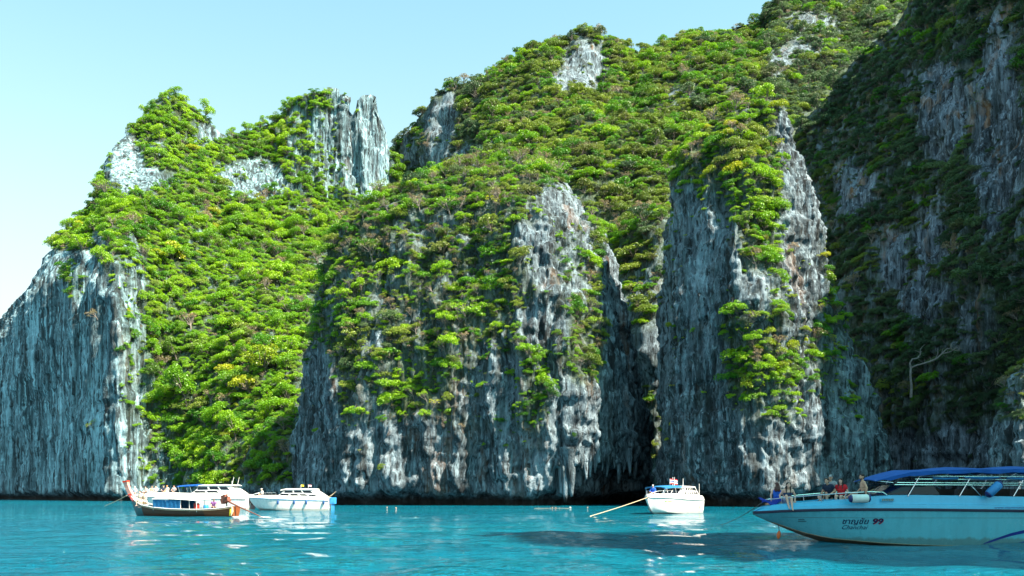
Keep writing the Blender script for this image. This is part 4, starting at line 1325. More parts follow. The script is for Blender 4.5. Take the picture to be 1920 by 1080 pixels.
    rs_ = np.random.RandomState(3)
    rings = []
    for s in cs:
        top = [can(s, v) for v in vs]
        drop = (.03 if s < 5.0 else .15) + .025 * math.sin(s * 4.3) * (s > 5.3)
        lo = [(s, vs[-1] * (abs(top[-1][1]) + .012), top[-1][2] - drop)] + [(x, y * .985, z - .035) for x, y, z in top[::-1]] + [(s, -(abs(top[0][1]) + .012), top[0][2] - drop)]
        rings.append(top + lo)
    MB().loft(rings, True, True).build('canopy', M_blue, R, True, 50)
    # tube frame under the canopy
    m = MB()
    for sd in (-1, 1):
        for z, s0 in ((2.68, 5.9), (2.56, 6.0), (2.42, 5.3), (2.34, 5.2)):
            m.tube([(s0, sd * 1.36, z), (8, sd * 1.38, z - .015), (11, sd * 1.38, z - .03), (13.5, sd * 1.37, z - .03)], .017, 6)
        m.tube([(4.55, sd * 1.1, 2.5), (5.2, sd * 1.25, 2.42)], .016, 6)
    for s in (6.0, 7.4, 8.4, 9.8, 11.2, 12.6):
        m.tube([(s, -1.36, 2.66), (s, -.7, 2.86), (s, 0, 2.92), (s, .7, 2.86), (s, 1.36, 2.66)], .015, 6)
    m.build('canopy_frame', M_steel, R)
    for sd in (-1, 1):
        for s in (5.72, 7.75, 9.88, 11.9, 13.3):
            MB().tube([(s, sd * 1.36, 1.88), (s + .42, sd * 1.37, 2.60)], .024, 7).build('strut', M_steel, R)
        MB().tube([(8.12, sd * 1.36, 2.40), (8.62, sd * 1.36, 1.88)], .016, 6).build('strut', M_steel, R)
    # rolled side curtains lashed under the canopy edge
    for s0, s1, z in ((6.7, 7.7, 2.60), (7.95, 9.3, 2.62), (9.6, 11.0, 2.60), (11.2, 12.8, 2.6)):
        m = MB().tube([(s0, -1.39, z), ((s0 + s1) / 2, -1.40, z - .03), (s1, -1.39, z)], [.03, .045, .03], 8)
        m.build('rolled_curtain', M_bluepale, R)
    for q in range(2):     # outboard motors on the transom
        y = -.5 + q
        o = MB().loft([[(e + .15 + dx, y + dy * w, z) for dx, dy in ((0, -.2), (.5, -.2), (.62, 0), (.5, .2), (0, .2), (-.08, 0))] for z, w in ((1.15, .8), (1.3, 1.0), (1.65, 1.0), (1.82, .7))], True).build('outboard_motor', M_dark, R)
        MB().loft([[(e + .3 + dx, y + dy, z) for dx, dy in ((0, -.08), (.3, -.05), (.3, .05), (0, .08))] for z in (-.4, 1.15)], True).build('motor_leg', M_dark, o)
    return X0, Y0, hy, rail
BX, BY, hull_y, big_rail = big_speedboat()

def fender(name, a, b, r, body, ends, label):
    a, b = Vector(a), Vector(b)
    c = (a + b) / 2
    o = empty(name, c)
    tag(o, label, 'fender')
    a, b = a - c, b - c
    MB().lathe([(.12, r * .86), (.16, r), (.84, r), (.88, r * .86)], a, b, 18).build('body', body, o)
    d = (b - a)
    for p, q in ((a, a + d * .13), (b, b - d * .13)):
        MB().lathe([(0, r * .25), (.12, r * .55), (.5, r * .85), (1, r * .87)], p, q, 16).build('end_cap', ends, o)
    m = MB()
    m.tube([b, b + Vector((0.02, .05, .12)), b + Vector((.05, .14, .2))], .012, 6)
    if abs(d.z) < .3: m.tube([a, a + Vector((-.02, .05, .12)), a + Vector((-.05, .14, .2))], .012, 6)
    m.build('lashing', M_navyvinyl, o)
fender('fender', (BX + 3.30, BY - 1.62, 1.79), (BX + 4.15, BY - 1.62, 1.80), .17, M_fend, M_navyvinyl, 'fat white fender with navy ends lying along the bow rail of the blue canopied boat')
fender('fender', (BX + 8.70, BY - 1.60, 1.90), (BX + 9.28, BY - 1.58, 2.42), .17, M_fendblue, M_navyvinyl, 'light blue fender tilted under the canopy struts of the blue canopied boat')

def rope(name, pts, r, mat, label, sag=0.0, n=14):
    P = []
    a, b = Vector(pts[0]), Vector(pts[-1])
    for i in range(n + 1):
        t = i / n
        p = a.lerp(b, t)
        p.z -= sag * 4 * t * (1 - t)
        P.append(p)
    o = MB().tube([p - a for p in P], r, 6).build(name, mat)
    o.location = a
    return tag(o, label, 'rope')
# mooring line of the big boat, bow float and folded tarpaulin
rope('mooring_rope', [(BX + .35, BY - .05, 1.62), wpos(1352, 984, 56.5)], .018, M_rope_dark, 'thin dark mooring rope running from the blue canopied boat into the water', .12)
fl = empty('bow_float', (BX + .98, BY - .16, .30))
tag(fl, 'orange float hanging on a dark line below the bow of the blue canopied boat', 'float')
MB().lathe([(0, .012), (.08, .045), (.3, .075), (.55, .08), (.8, .06), (.95, .03), (1, .012)], (0, 0, -.16), (.04, 0, .18), 12).build('body', M_orange, fl)
MB().tube([(.04, 0, .18), (.03, .02, .30), (0.0, .06, .46)], .016, 6).build('line', M_navy, fl)
def tarp():
    rs = np.random.RandomState(12)
    U, W = 16, 12
    V = []
    for j in range(W + 1):
        for i in range(U + 1):
            u, w = i / U, j / W
            x = .30 + .78 * u
            y = -.36 * I(x, [(0, .3), (1.1, 1.35)]) + w * .62
            fold = .085 * math.sin(u * 9 + 2 * w) + .05 * math.sin(w * 11 + u * 5)
            z = 1.615 + .07 * u + .17 * max(0, math.cos((u - .02) * 3.1)) * (.4 + .6 * w) + .20 * max(0, 1 - abs(u - .85) * 4.5) * (.5 + .5 * w) + fold * .6
            if w < .12: z -= .14 * (1 - w / .12) * (.5 + .5 * math.sin(u * 3.1))
            V.append((x, y, z))
    Fc = [(j * (U + 1) + i, j * (U + 1) + i + 1, (j + 1) * (U + 1) + i + 1, (j + 1) * (U + 1) + i) for j in range(W) for i in range(U)]
    o = MB().add(V, Fc).build('tarpaulin', M_cloth, None, True, 80)
    sm = o.modifiers.new('thick', 'SOLIDIFY'); sm.thickness = .012
    o.location = (BX, BY, 0)
    tag(o, 'crumpled dark blue tarpaulin lying on the bow tip of the blue canopied boat', 'tarpaulin')
tarp()
# ------------------------------------------------------------------ white speedboats
def white_speedboat(loc, rz, L, B, label, spec):
    """bow at local x=0 pointing to -x; sides at +-y.  spec: dict of options"""
    R = empty('speedboat', loc, rz)
    tag(R, label, 'speedboat', 'white tour speedboats')
    h = spec.get('h', 1.0)
    rail = [(0, .03, 1.45 * h), (.05, .30, 1.44 * h), (.12, .58, 1.42 * h), (.25, .84, 1.36 * h), (.4, .97, 1.3 * h), (.6, 1, 1.22 * h), (1, .95, 1.12 * h)]
    chine = [(0, .02, 1.3 * h), (.05, .05, .8 * h), (.10, .16, .45 * h), (.2, .48, .22 * h), (.35, .74, .08), (.5, .82, 0), (1, .85, -.05)]
    keel = [(0, 1.25 * h), (.04, .7 * h), (.09, .25 * h), (.15, -.05), (.3, -.35), (1, -.4)]
    ts = [0, .015, .03, .05, .08, .12, .16, .2, .25, .32, .4, .5, .6, .7, .8, .9, 1]
    def hy(t, z):
        zr, zc = I(t, rail, 2), I(t, chine, 2)
        k = min(1, max(0, (z - zc) / max(1e-3, zr - zc))) ** .9
        return B / 2 * (I(t, chine) + (I(t, rail) - I(t, chine)) * k)
    m = MB()
    for sd in (-1, 1):
        m.loft([[(t * L, sd * hy(t, zc + (zr - zc) * q), zc + (zr - zc) * q) for q in np.linspace(0, 1, 7)] for t in ts for zr, zc in [(I(t, rail, 2), I(t, chine, 2))]])
        m.loft([[(t * L, sd * B / 2 * I(t, chine) * q, min(I(t, keel), I(t, chine, 2)) * (1 - q) + I(t, chine, 2) * q) for q in (1, .5, 0)] for t in ts])
    b1 = B / 2 * .95
    m.add([(L, -b1, rail[-1][2]), (L, b1, rail[-1][2]), (L, .85 * B / 2, -.05), (L, 0, -.4), (L, -.85 * B / 2, -.05)], [(0, 1, 2, 3, 4)])
    hull = m.build('hull', M_white, R)
    # rub rail and deck moulding
    m = MB()
    for sd in (-1, 1):
        m.loft([[(t * L, sd * (B / 2 * I(t, rail) - .02), z - .04), (t * L, sd * (B / 2 * I(t, rail) + .04), z - .03), (t * L, sd * (B / 2 * I(t, rail) + .04), z + .03), (t * L, sd * (B / 2 * I(t, rail) - .02), z + .04)] for t in ts for z in [I(t, rail, 2)]], True)
    m.build('rub_rail', spec.get('railmat', plain('grey_rubber', (.16, .20, .22), 0.6)), R)
    dh = spec.get('deck', .45)
    def dz(t): return I(t, [(0, .05), (.04, dh * .45), (.15, dh * .75), (.35, dh), (1, dh)])
    m = MB()
    m.loft([[(t * L, -(b - .005), z + .04), (t * L, -(b - .03 - .1 * d), z + d * .6), (t * L, -max(.01, b - .22 * min(1, t * 12)), z + d), (t * L, 0, z + d + .04), (t * L, max(.01, b - .22 * min(1, t * 12)), z + d), (t * L, b - .03 - .1 * d, z + d * .6), (t * L, b - .005, z + .04)]
            for t in ts for z, b, d in [(I(t, rail, 2), B / 2 * I(t, rail), dz(t))]])
    m.add([(L, -b1 + .1, rail[-1][2]), (L, b1 - .1, rail[-1][2]), (L, b1 - .2, rail[-1][2] + dh), (L, -b1 + .2, rail[-1][2] + dh)], [(0, 1, 2, 3)])
    m.build('deck', M_white, R)
    # cabin
    c0, c1 = spec['cabin']          # along the boat, fractions
    rz_ = spec['roof']              # roof height
    base = I(.6, rail, 2) + dh - .03
    w = B / 2 * .80
    hgt = rz_ - base
    side = lambda t, k: (t * L)
    x0, x1 = c0 * L, c1 * L
    prof = lambda k: (x0 + hgt * 1.15 * k, x1 + (spec.get('tail', .9)) * (1 - k))      # front rake and swept tail
    rings = []
    for k in (0, .25, .5, .75, 1.0):
        a, b = prof(k)
        ww = w * (1 - .10 * k)
        z = base + hgt * k
        rings.append([(a, 0, z), (a + .08, -ww * .6, z), (a + .45, -ww, z), ((a + b) / 2, -ww * 1.02, z), (b, -ww * .96, z), (b, ww * .96, z), ((a + b) / 2, ww * 1.02, z), (a + .45, ww, z), (a + .08, ww * .6, z)])
    cab = MB().loft(rings, True, True).build('cabin', M_white, R, True, 30)
    # roof slab with a visor
    a, b = prof(1)
    fv, av = spec.get('visor', .5), spec.get('aft', .5)
    rr = []
    for u in np.linspace(0, 1, 9):
        x = a - fv + (b - a + fv + av) * u
        ww = w * (.97 if .05 < u < .97 else .80)
        zz = rz_ + .06 - (.10 if u < .02 else 0) - .05 * abs(u - .5)
        rr.append([(x, -ww, zz - .05), (x, -ww * .98, zz + .02), (x, -ww * .5, zz + .09), (x, 0, zz + .11), (x, ww * .5, zz + .09), (x, ww * .98, zz + .02), (x, ww, zz - .05), (x, 0, zz - .04)])
    MB().loft(rr, True, True).build('roof', spec.get('roofmat', M_white), R, True, 35)
    # side windows: dark panes a little proud of the cabin side, white frames between
    for sd in (-1, 1):
        for (u0, u1, k0, k1, sk) in spec['windows']:
            pts = []
            for (u, k) in ((u0, k0), (u1, k0), (u1 + sk, k1), (u0 + sk, k1)):
                A, Bk = prof(k)
                ww = w * (1 - .10 * k) * 1.02
                pts.append((A + .45 + (Bk - A - .45) * u, sd * (ww + .012), base + hgt * k))
            q = [(p[0], p[1] - sd * .05, p[2]) for p in pts]
            MB().add(pts + q, [(0, 1, 2, 3), (0, 4, 5, 1), (1, 5, 6, 2), (2, 6, 7, 3), (3, 7, 4, 0)]).build('window', M_glass, cab, False)
    # windscreen
    A0, A1 = prof(.12)[0], prof(.9)[0]
    for y0, y1 in ((-.58, -.04), (.04, .58)):
        P = [(A0 - .02 + .06 * abs(y0), y0 * w, base + hgt * .15), (A0 - .02 + .06 * abs(y1), y1 * w, base + hgt * .15), (A1 - .02 + .06 * abs(y1), y1 * w, base + hgt * .88), (A1 - .02 + .06 * abs(y0), y0 * w, base + hgt * .88)]
        q = [(p[0] + .06, p[1], p[2] - .02) for p in P]
        MB().add(P + q, [(0, 1, 2, 3), (0, 4, 5, 1), (1, 5, 6, 2), (2, 6, 7, 3), (3, 7, 4, 0)]).build('windscreen', M_glass, cab, False)
    # bow canopy in canvas
    if 'bimini' in spec:
        bx0, bx1, bz, bm_ = spec['bimini']
        rr = []
        for u in np.linspace(0, 1, 6):
            x = (bx0 + (bx1 - bx0) * u) * L
            z = bz - .16 * (1 - u) ** 2
            ww = w * (.86 + .1 * u)
            rr.append([(x, -ww, z - .14), (x, -ww * .97, z), (x, -ww * .5, z + .07), (x, 0, z + .09), (x, ww * .5, z + .07), (x, ww * .97, z), (x, ww, z - .14), (x, ww * .5, z + .03), (x, 0, z + .05), (x, -ww * .5, z + .03)])
        cp = MB().loft(rr, True, True).build('bow_canopy', bm_, R, True, 40)
        for sd in (-1, 1):
            for u in (.06, .6):
                x = (bx0 + (bx1 - bx0) * u) * L
                MB().tube([(x, sd * w * .88, bz - .15), (x + .3, sd * w * .9, base - .02)], .02, 6).build('pole', M_steel, cp)
    # bow rail
    m = MB()
    for sd in (-1, 1):
        pts = [(t * L, sd * max(.02, B / 2 * I(t, rail) - .16), I(t, rail, 2) + dz(t) + .32 * min(1, t * 14)) for t in (.015, .05, .1, .16, .22, .3)]
        m.tube(pts, .016, 5)
        for p, t in zip(pts[1:], (.05, .1, .16, .22, .3)):
            m.tube([p, (p[0], p[1], I(t, rail, 2) + dz(t) - .05)], .012, 5)
    m.build('bow_rail', M_steel, R)
    for (x, y, z0, z1, dx) in spec.get('masts', []):
        MB().tube([(x * L, y, z0), (x * L + dx, y, z1)], [.03, .022], 6).build('antenna', M_white, R)
    for q in range(spec.get('motors', 2)):
        y = (q - (spec.get('motors', 2) - 1) / 2) * .75
        o = MB().loft([[(L + .1 + dx, y + dy * ww, z) for dx, dy in ((0, -.2), (.5, -.2), (.62, 0), (.5, .2), (0, .2), (-.08, 0))] for z, ww in ((.75, .8), (.9, 1.0), (1.35, 1.0), (1.52, .7))], True).build('outboard_motor', spec.get('motormat', M_dark), R)
        MB().loft([[(L + .2 + dx, y + dy, z) for dx, dy in ((0, -.08), (.3, -.05), (.3, .05), (0, .08))] for z in (-.4, .75)], True).build('motor_leg', spec.get('motormat', M_dark), o)
    def side_pt(t, z, sd=-1, off=.01): return (t * L, sd * (hy(t, z) + off), z)
    return R, side_pt, hull

def place(R, p):
    return R.matrix_basis @ Vector(p)

bpy.context.view_layer.update()
def Mof(R):
    return Matrix.Translation(R.location) @ R.rotation_euler.to_matrix().to_4x4()

# the boat in mid picture: bow towards us and to the left, port side in the sun
_c = wpos(1214, 925, 84.0)
ang = rad(57)
RB, spB, hullB = white_speedboat((_c.x, 84.0, 0), ang, 11.0, 3.1, 'white speedboat with light blue bow canopy moored in front of the dark gap',
    dict(cabin=(.50, .86), roof=2.62, deck=.5, tail=.8, visor=.35, aft=.2, bimini=(.16, .52, 2.72, M_bluepale), h=1.12, roofmat=M_white,
         windows=[(.04 + .155 * i, .135 + .155 * i, .58, .93, -.05) for i in range(6)] + [(.06 + .155 * i, .135 + .155 * i, .10, .38, -.04) for i in range(6)],
         masts=[(.44, -.7, 2.7, 3.6, 0), (.66, .5, 2.7, 3.65, .05), (.62, -.8, 2.7, 3.5, .02), (1.0, -.9, 1.7, 3.0, 0)], motors=2, motormat=M_white))
# emblem and yellow marks on the sunlit side (the side facing the camera is +y after the turn)
def bright_side(): 
    n = Mof(RB).to_3x3() @ Vector((0, 1, 0))
    return 1 if n.y < 0 else -1
sb = bright_side()
for q in range(6):
    t = .17 + q * .018
    p = [spB(t + dx, z, sb, .012) for dx, z in ((0, 1.16), (.013, 1.16), (.013, 1.27 - .03 * (q % 2)), (0, 1.27 - .02 * (q % 3)))]
    MB().add(p, [(0, 1, 2, 3)]).build('name_mark', M_yellow if q else plain('green_paint', (.05, .25, .04), 0.5), hullB)
pts = [(.885, .30), (.90, .45), (.905, .62), (.90, .80), (.885, .93)]
m = MB(); m.loft([[spB(t - .022 * math.sin(k / 4 * math.pi), z, sb, .012), spB(t + .004, z, sb, .012)] for k, (t, z) in enumerate(pts)]); m.build('yellow_emblem', M_yellow, hullB)
for z in (1.33,):
    m = MB(); m.loft([[spB(t, z - .25 * t + .10, sb, .011), spB(t, z - .25 * t + .07, sb, .011)] for t in np.linspace(.3, .97, 9)]); m.build('seam_line', plain('seam_shadow_grey', (.10, .20, .22), 0.6), hullB)
MB_ = Mof(RB)
def flag(name, loc, h, w, cols, label, cat='flag', yaw=0.3, pole=M_white):
    o = empty(name, loc, yaw)
    tag(o, label, cat)
    MB().tube([(0, 0, 0), (0, 0, h)], .018, 6).build('pole', pole, o)
    n = len(cols)
    hh = w * .62
    for i, c in enumerate(cols):
        z1, z0 = h - hh * i / n, h - hh * (i + 1) / n
        V = []
        for k in range(9):
            u = k / 8
            x = .02 + w * u * .92
            y = .07 * math.sin(u * 7.5) * u + .02
            dz_ = -.12 * u * u * w
            V += [(x, y, z1 + dz_), (x, y + .012 * math.sin(i + 1), z0 + dz_)]
        MB().add(V, [(2 * k, 2 * k + 1, 2 * k + 3, 2 * k + 2) for k in range(8)]).build('cloth_band', c, o, True)
    return o
M_fr, M_fw, M_fb = fabric('flag_red', (.55, .02, .03)), fabric('flag_white', (.75, .75, .75)), fabric('flag_blue', (.02, .04, .25))
flag('flag', MB_ @ Vector((5.6, .1, 2.72)), .75, .85, [M_fr, M_fw, M_fb, M_fw, M_fr], 'red white and blue striped flag flying over the roof of the boat before the gap', yaw=.1)
rope('mooring_rope', [MB_ @ Vector((.1, 0, 1.62)), wpos(1106, 968, 77.3)], .032, M_rope, 'pale taut mooring rope slanting from the bow of the boat before the gap', .05)

# the two white boats on the left
_c = wpos(245, 925, 112.0)
RL, spL, hullL = white_speedboat((_c.x, 112.0, 0), rad(-1.5), 15.2, 3.6, 'long white double deck speedboat with blue bow awning behind the wooden longtail boat',
    dict(cabin=(.52, .86), roof=2.95, deck=.62, tail=1.5, visor=.3, aft=.7, bimini=(.42, .60, 3.06, M_blue), h=1.12,
         windows=[(.02, .30, .50, .86, -.06), (.34, .60, .52, .90, -.05), (.63, .86, .52, .86, -.02), (.04, .28, .14, .36, -.05), (.32, .56, .14, .38, -.05)],
         masts=[(.86, -.5, 3.0, 4.05, .25), (.885, .4, 3.0, 4.05, .25), (.85, 0, 3.0, 3.55, .0)], motors=2))
_c = wpos(468, 925, 104.0)
RS, spS, hullS = white_speedboat((_c.x, 104.0, 0), rad(4), 9.3, 2.9, 'smaller white speedboat with a row of blue fenders on the left',
    dict(cabin=(.34, .84), roof=2.42, deck=.42, tail=1.2, visor=.35, aft=.15, h=1.02, railmat=plain('blue_rubber', (.03, .20, .40), 0.6),
         windows=[(.02, .26, .55, .88, -.05), (.29, .52, .55, .90, -.04), (.55, .80, .55, .88, -.03), (.0, .20, .10, .42, -.04), (.24, .42, .12, .40, -.04), (.46, .62, .12, .36, -.04), (.66, .82, .10, .30, -.03)],
         masts=[], motors=2, motormat=M_fendblue))
ML, MS = Mof(RL), Mof(RS)
nth = ('blue fender nearest the bow of the smaller white speedboat', 'second blue fender from the bow on the smaller white speedboat', 'third blue fender from the bow on the smaller white speedboat', 'blue fender nearest the stern of the smaller white speedboat')
for t, lab in zip((.38, .58, .73, .945), nth):
    p = MS @ Vector(spS(t, 1.0, -1, .12))
    o = empty('fender', p)
    tag(o, lab, 'fender', 'blue fenders along the white boat')
    MB().lathe([(0, .02), (.1, .07), (.25, .11), (.75, .11), (.92, .06), (1, .02)], (0, 0, -.32), (0, 0, .22), 10).build('body', plain('deep_blue_fender', (.01, .07, .22), 0.5), o)
    MB().tube([(0, 0, .22), (.01, .05, .42)], .015, 5).build('line', M_navy, o)
    MB().tube([(0, 0, -.3), (-.08, .01, -.75)], .012, 5).build('tail_line', M_rope_dark, o)
flag('flag', MS @ Vector((6.0, -.4, 2.48)), .55, .34, [M_yellow, M_yellow], 'small yellow flag on the roof of the smaller white speedboat', yaw=.2)
flag('flag', MS @ Vector((6.75, .3, 2.48)), .55, .36, [M_pink, M_fw, M_pink], 'small pink and white flag on the roof of the smaller white speedboat', yaw=.2)
o = MB().tube([(0, 0, 0), (.55, 0, .32), (1.0, 0, .72)], [.03, .05, .02], 6).build('boat_hook', M_rope); o.location = MS @ Vector((9.15, -.9, 1.5)); tag(o, 'slanting wooden pole over the stern of the smaller white speedboat', 'pole')
# bow line of the left boats
rope('mooring_rope', [wpos(238, 929, 79.5), wpos(196, 949, 86.0)], .03, M_rope, 'pale mooring rope slanting from the prow of the wooden longtail boat', .04)

# ------------------------------------------------------------------ wooden longtail boat
def longtail():
    bow, stern = Vector((-34.0, 80.0, 0)), Vector((-23.4, 75.2, 0))
    ax = stern - bow
    L = ax.length
    rz = math.atan2(ax.y, ax.x)
    R = empty('longtail_boat', bow, rz)
    tag(R, 'dark wooden longtail boat with a tall ribboned prow and blue side curtain', 'longtail boat')
    # t along boat: stem foot at x=0.0; prow leans ahead to -x
    top = [(-.55, 1.92), (0, 1.52), (.6, 1.22), (1.5, .98), (3, .78), (5, .66), (7.5, .62), (9.5, .66), (10.8, .78), (L, .92)]
    bot = [(-.55, 1.60), (-.3, 1.0), (0, .42), (.25, .02), (.6, -.2), (2, -.3), (9, -.3), (L, -.22)]
    wid = [(-.55, .06), (0, .16), (.6, .38), (1.5, .66), (3, .88), (5, .95), (8, .9), (10, .74), (L, .52)]
    ss = [-.55, -.3, 0, .25, .6, 1, 1.5, 2.2, 3, 4, 5, 6.2, 7.5, 8.8, 10, 11, L]
    def sec(s, sd, k):
        zt, zb, w = I(s, top), I(s, bot), I(s, wid)
        return (s, sd * w * (1 - (1 - k) ** 2.2 * .75), zb + (zt - zb) * k)
    def hullpart(name, sa, mat, ks):
        m = MB()
        for sd in (-1, 1):
            m.loft([[sec(s, sd, k) for k in ks] for s in sa])
        return m, name, mat
    aft = [s for s in ss if s >= 8.8]; mid = [s for s in ss if 1.5 <= s <= 8.8]; fore = [s for s in ss if s <= 1.5]
    ks = (0, .2, .4, .6, .8, 1)
    for sa, nm, mt in ((fore, 'bow_panel', M_hullteal), (mid, 'hull', M_hullwood), (aft, 'stern_planking', M_hullred)):
        m = MB()
        for sd in (-1, 1): m.loft([[sec(s, sd, k) for k in ks] for s in sa])
        if nm == 'stern_planking':
            m.add([sec(L, -1, k) for k in ks] + [sec(L, 1, k) for k in ks[::-1]], [tuple(range(12))])
        h = m.build(nm, mt, R)
        if nm == 'hull':      # plank seams
            for k in (.35, .55, .75):
                for sd in (-1,):
                    q = MB(); q.tube([tuple(Vector(sec(s, sd, k)) + Vector((0, sd * .004, 0))) for s in sa], .012, 5); q.build('plank_seam', M_black, h)
    for off, rr, mt, nm in ((.0, .045, M_white, 'gunwale'), (-.11, .03, M_rope, 'rubbing_strake')):
        m = MB()
        for sd in (-1, 1):
            m.tube([(s, sd * (I(s, wid) + .012), I(s, top) + off) for s in ss], rr, 6)
        m.build(nm, mt, R)
    m = MB(); m.loft([[(s, -I(s, wid) * .93, I(s, top) - .28), (s, I(s, wid) * .93, I(s, top) - .28)] for s in ss[3:]]); m.build('sole', M_hullwood, R)
    # prow
    pr = [(-.15, 1.42, .24, .12), (-.5, 1.9, .23, .12), (-.80, 2.3, .21, .11), (-1.0, 2.7, .21, .115), (-1.10, 3.0, .25, .14)]
    rings = [[(x - a, -b, z), (x + a, -b, z + .05), (x + a, b, z + .05), (x - a, b, z)] for x, z, a, b in pr]
    MB().loft(rings, True).build('prow', M_prow, R, True, 30)
    x, z, a, b = pr[-1]
    MB().loft([[(x - a - .02, -b - .02, z - .02), (x + a + .02, -b - .02, z + .04), (x + a + .02, b + .02, z + .04), (x - a - .02, b + .02, z - .02)], [(x - a - .06, -b - .02, z + .13), (x + a, -b - .02, z + .16), (x + a, b + .02, z + .16), (x - a - .06, b + .02, z + .13)]], True).build('prow_cap', M_ribred, R)
    for i, (zz, mt) in enumerate(((1.62, M_ribred), (1.74, M_pink), (1.86, M_ribred))):
        xx = I(zz, [(1.5, -.2), (1.9, -.55), (2.3, -.85)])
        m = MB(); m.tube([(xx - .19, -.13, zz), (xx + .19, -.13, zz + .05), (xx + .19, .13, zz + .05), (xx - .19, .13, zz), (xx - .19, -.13, zz)], .055, 6)
        m.tube([(xx + .1, -.15, zz), (xx + .2, -.2, zz - .25), (xx + .5, -.22, zz - .38)], [.04, .05, .02], 5)
        m.build('ribbon', mt, R)
    # cabin: white roof sheet on posts, blue side curtain
    rr = []
    for u in np.linspace(0, 1, 9):
        s = 3.0 + 5.2 * u
        z = 1.55 - .14 * u + .08 * math.sin(u * 3.1)
        rr.append([(s, -.95, z - .06), (s, -.6, z + .06), (s, 0, z + .10), (s, .6, z + .06), (s, .95, z - .06), (s, .6, z + .02), (s, 0, z + .06), (s, -.6, z + .02)])
    MB().loft(rr, True).build('roof', M_white, R, True, 40)
    for sd in (-1, 1):
        for s in (3.1, 4.6, 6.3, 7.3, 8.1):
            MB().tube([(s, sd * .86, I(s, top) - .25), (s, sd * .9, 1.50 - .13 * (s - 3) / 5.2)], .025, 6).build('post', M_white, R)
        V = []
        for i in range(25):
            s = 3.1 + 3.2 * i / 24
            yy = sd * (.91 + .02 * math.sin(i * 1.7))
            V += [(s, yy, 1.47 - .03 * (s - 3)), (s, yy + sd * .015 * math.sin(i * 2.3), I(s, top) + .03)]
        MB().add(V, [(2 * i, 2 * i + 1, 2 * i + 3, 2 * i + 2) for i in range(24)]).build('side_curtain', M_bluepale, R)
    for s, w_ in ((2.0, .8), (2.55, .9)):
        b = MB().box((s, 0, .98), (.26, w_ * 2 - .2, .06)).build('bench', M_white, R, False)
        for y in (-.6, .6): MB().box((s, y * w_, .82), (.1, .1, .28)).build('leg', M_white, b, False)
    # engine on its pivot with the long shaft
    e = MB().box((10.6, -.1, 1.42), (.75, .45, .42), 0, -.35)
    e.box((10.45, -.1, 1.72), (.45, .38, .25), 0, -.35).lathe([(0, .24), (.3, .26), (.31, .1), (1, .1)], (10.3, .12, 1.45), (10.3, .45, 1.45), 12).tube([(10.8, -.33, 1.5), (11.0, -.36, 1.7), (11.0, -.36, 1.95)], .05, 6).tube([(10.3, 0, 1.6), (9.6, 0, 1.75), (9.2, .05, 1.7)], .03, 6)
    eng = e.build('engine', M_engine, R, True, 30)
    MB().tube([(10.6, 0, 1.3), (10.65, 0, .8)], .06, 8).build('pivot_post', M_black, eng)
    MB().tube([(10.9, -.1, 1.3), (12.2, -.15, .82), (13.6, -.2, .36), (14.9, -.25, -.08)], [.075, .06, .045, .035], 8).build('propeller_shaft', M_engine, R)
    for q, (x, mt) in enumerate(((11.45, M_yellow), (11.6, M_rope))):
        MB().tube([(x, -.42, .85), (x + .08, -.52, .45), (x - .02, -.55, .1)], [.07, .11, .04], 6).build('stern_garland', mt, R)
    MB().lathe([(0, .2), (.2, .24), (.8, .24), (1, .2)], (7.6, -.35, .55), (7.6, -.35, 1.15), 12).build('fuel_drum', plain('red_drum', (.45, .03, .02), 0.5), R)
    MB().lathe([(0, .2), (.2, .22), (.8, .22), (1, .18)], (8.6, -.3, .5), (8.6, -.3, 1.0), 12).build('water_drum', M_fendblue, R)
    return R
RT = longtail()
MT = Mof(RT)

# churned water behind the idling boats
def foam(name, loc, rz, spots, label):
    R = empty(name, loc, rz)
    R['kind'] = 'stuff'; R['label'] = label
    rs = np.random.RandomState(8)
    for (x, y, a, b) in spots:
        n = 14
        V = [(0, 0, .055)] + [(a * math.cos(6.283 * k / n) * (.7 + .5 * rs.rand()), b * math.sin(6.283 * k / n) * (.7 + .5 * rs.rand()), .012) for k in range(n)]
        o = mesh_from('foam_patch', V, [(0, 1 + k, 1 + (k + 1) % n) for k in range(n)], M_foam, parent=R)
        o.location = (x, y, 0.02)
foam('foam', (MT @ Vector((12.0, -.4, 0)))[:], RT.rotation_euler.z, [(0, 0, .5, .14), (.9, -.2, .7, .10), (2.9, 0, .55, .12), (3.5, -.25, .5, .08)], 'white churned water behind the longtail boat')
# ------------------------------------------------------------------ people
def capsule(a, b, ra, rb, k=10, h=4):
    a, b = Vector(a), Vector(b)
    d = b - a
    L = d.length
    d = d.normalized() if L > 1e-6 else Vector((0, 0, 1))
    u = d.cross(Vector((0.37, 0.81, 0.45))).normalized(); w = d.cross(u)
    rings = []
    for i in range(h + 1):
        t = math.pi / 2 * i / h
        rings.append((a - d * ra * math.cos(t), max(1e-4, ra * math.sin(t))))
    for i in range(h + 1):
        t = math.pi / 2 * i / h
        rings.append((b + d * rb * math.sin(t), max(1e-4, rb * math.cos(t))))
    R = [[c + (u * math.cos(2 * math.pi * j / k) + w * math.sin(2 * math.pi * j / k)) * r for j in range(k)] for c, r in rings]
    return R

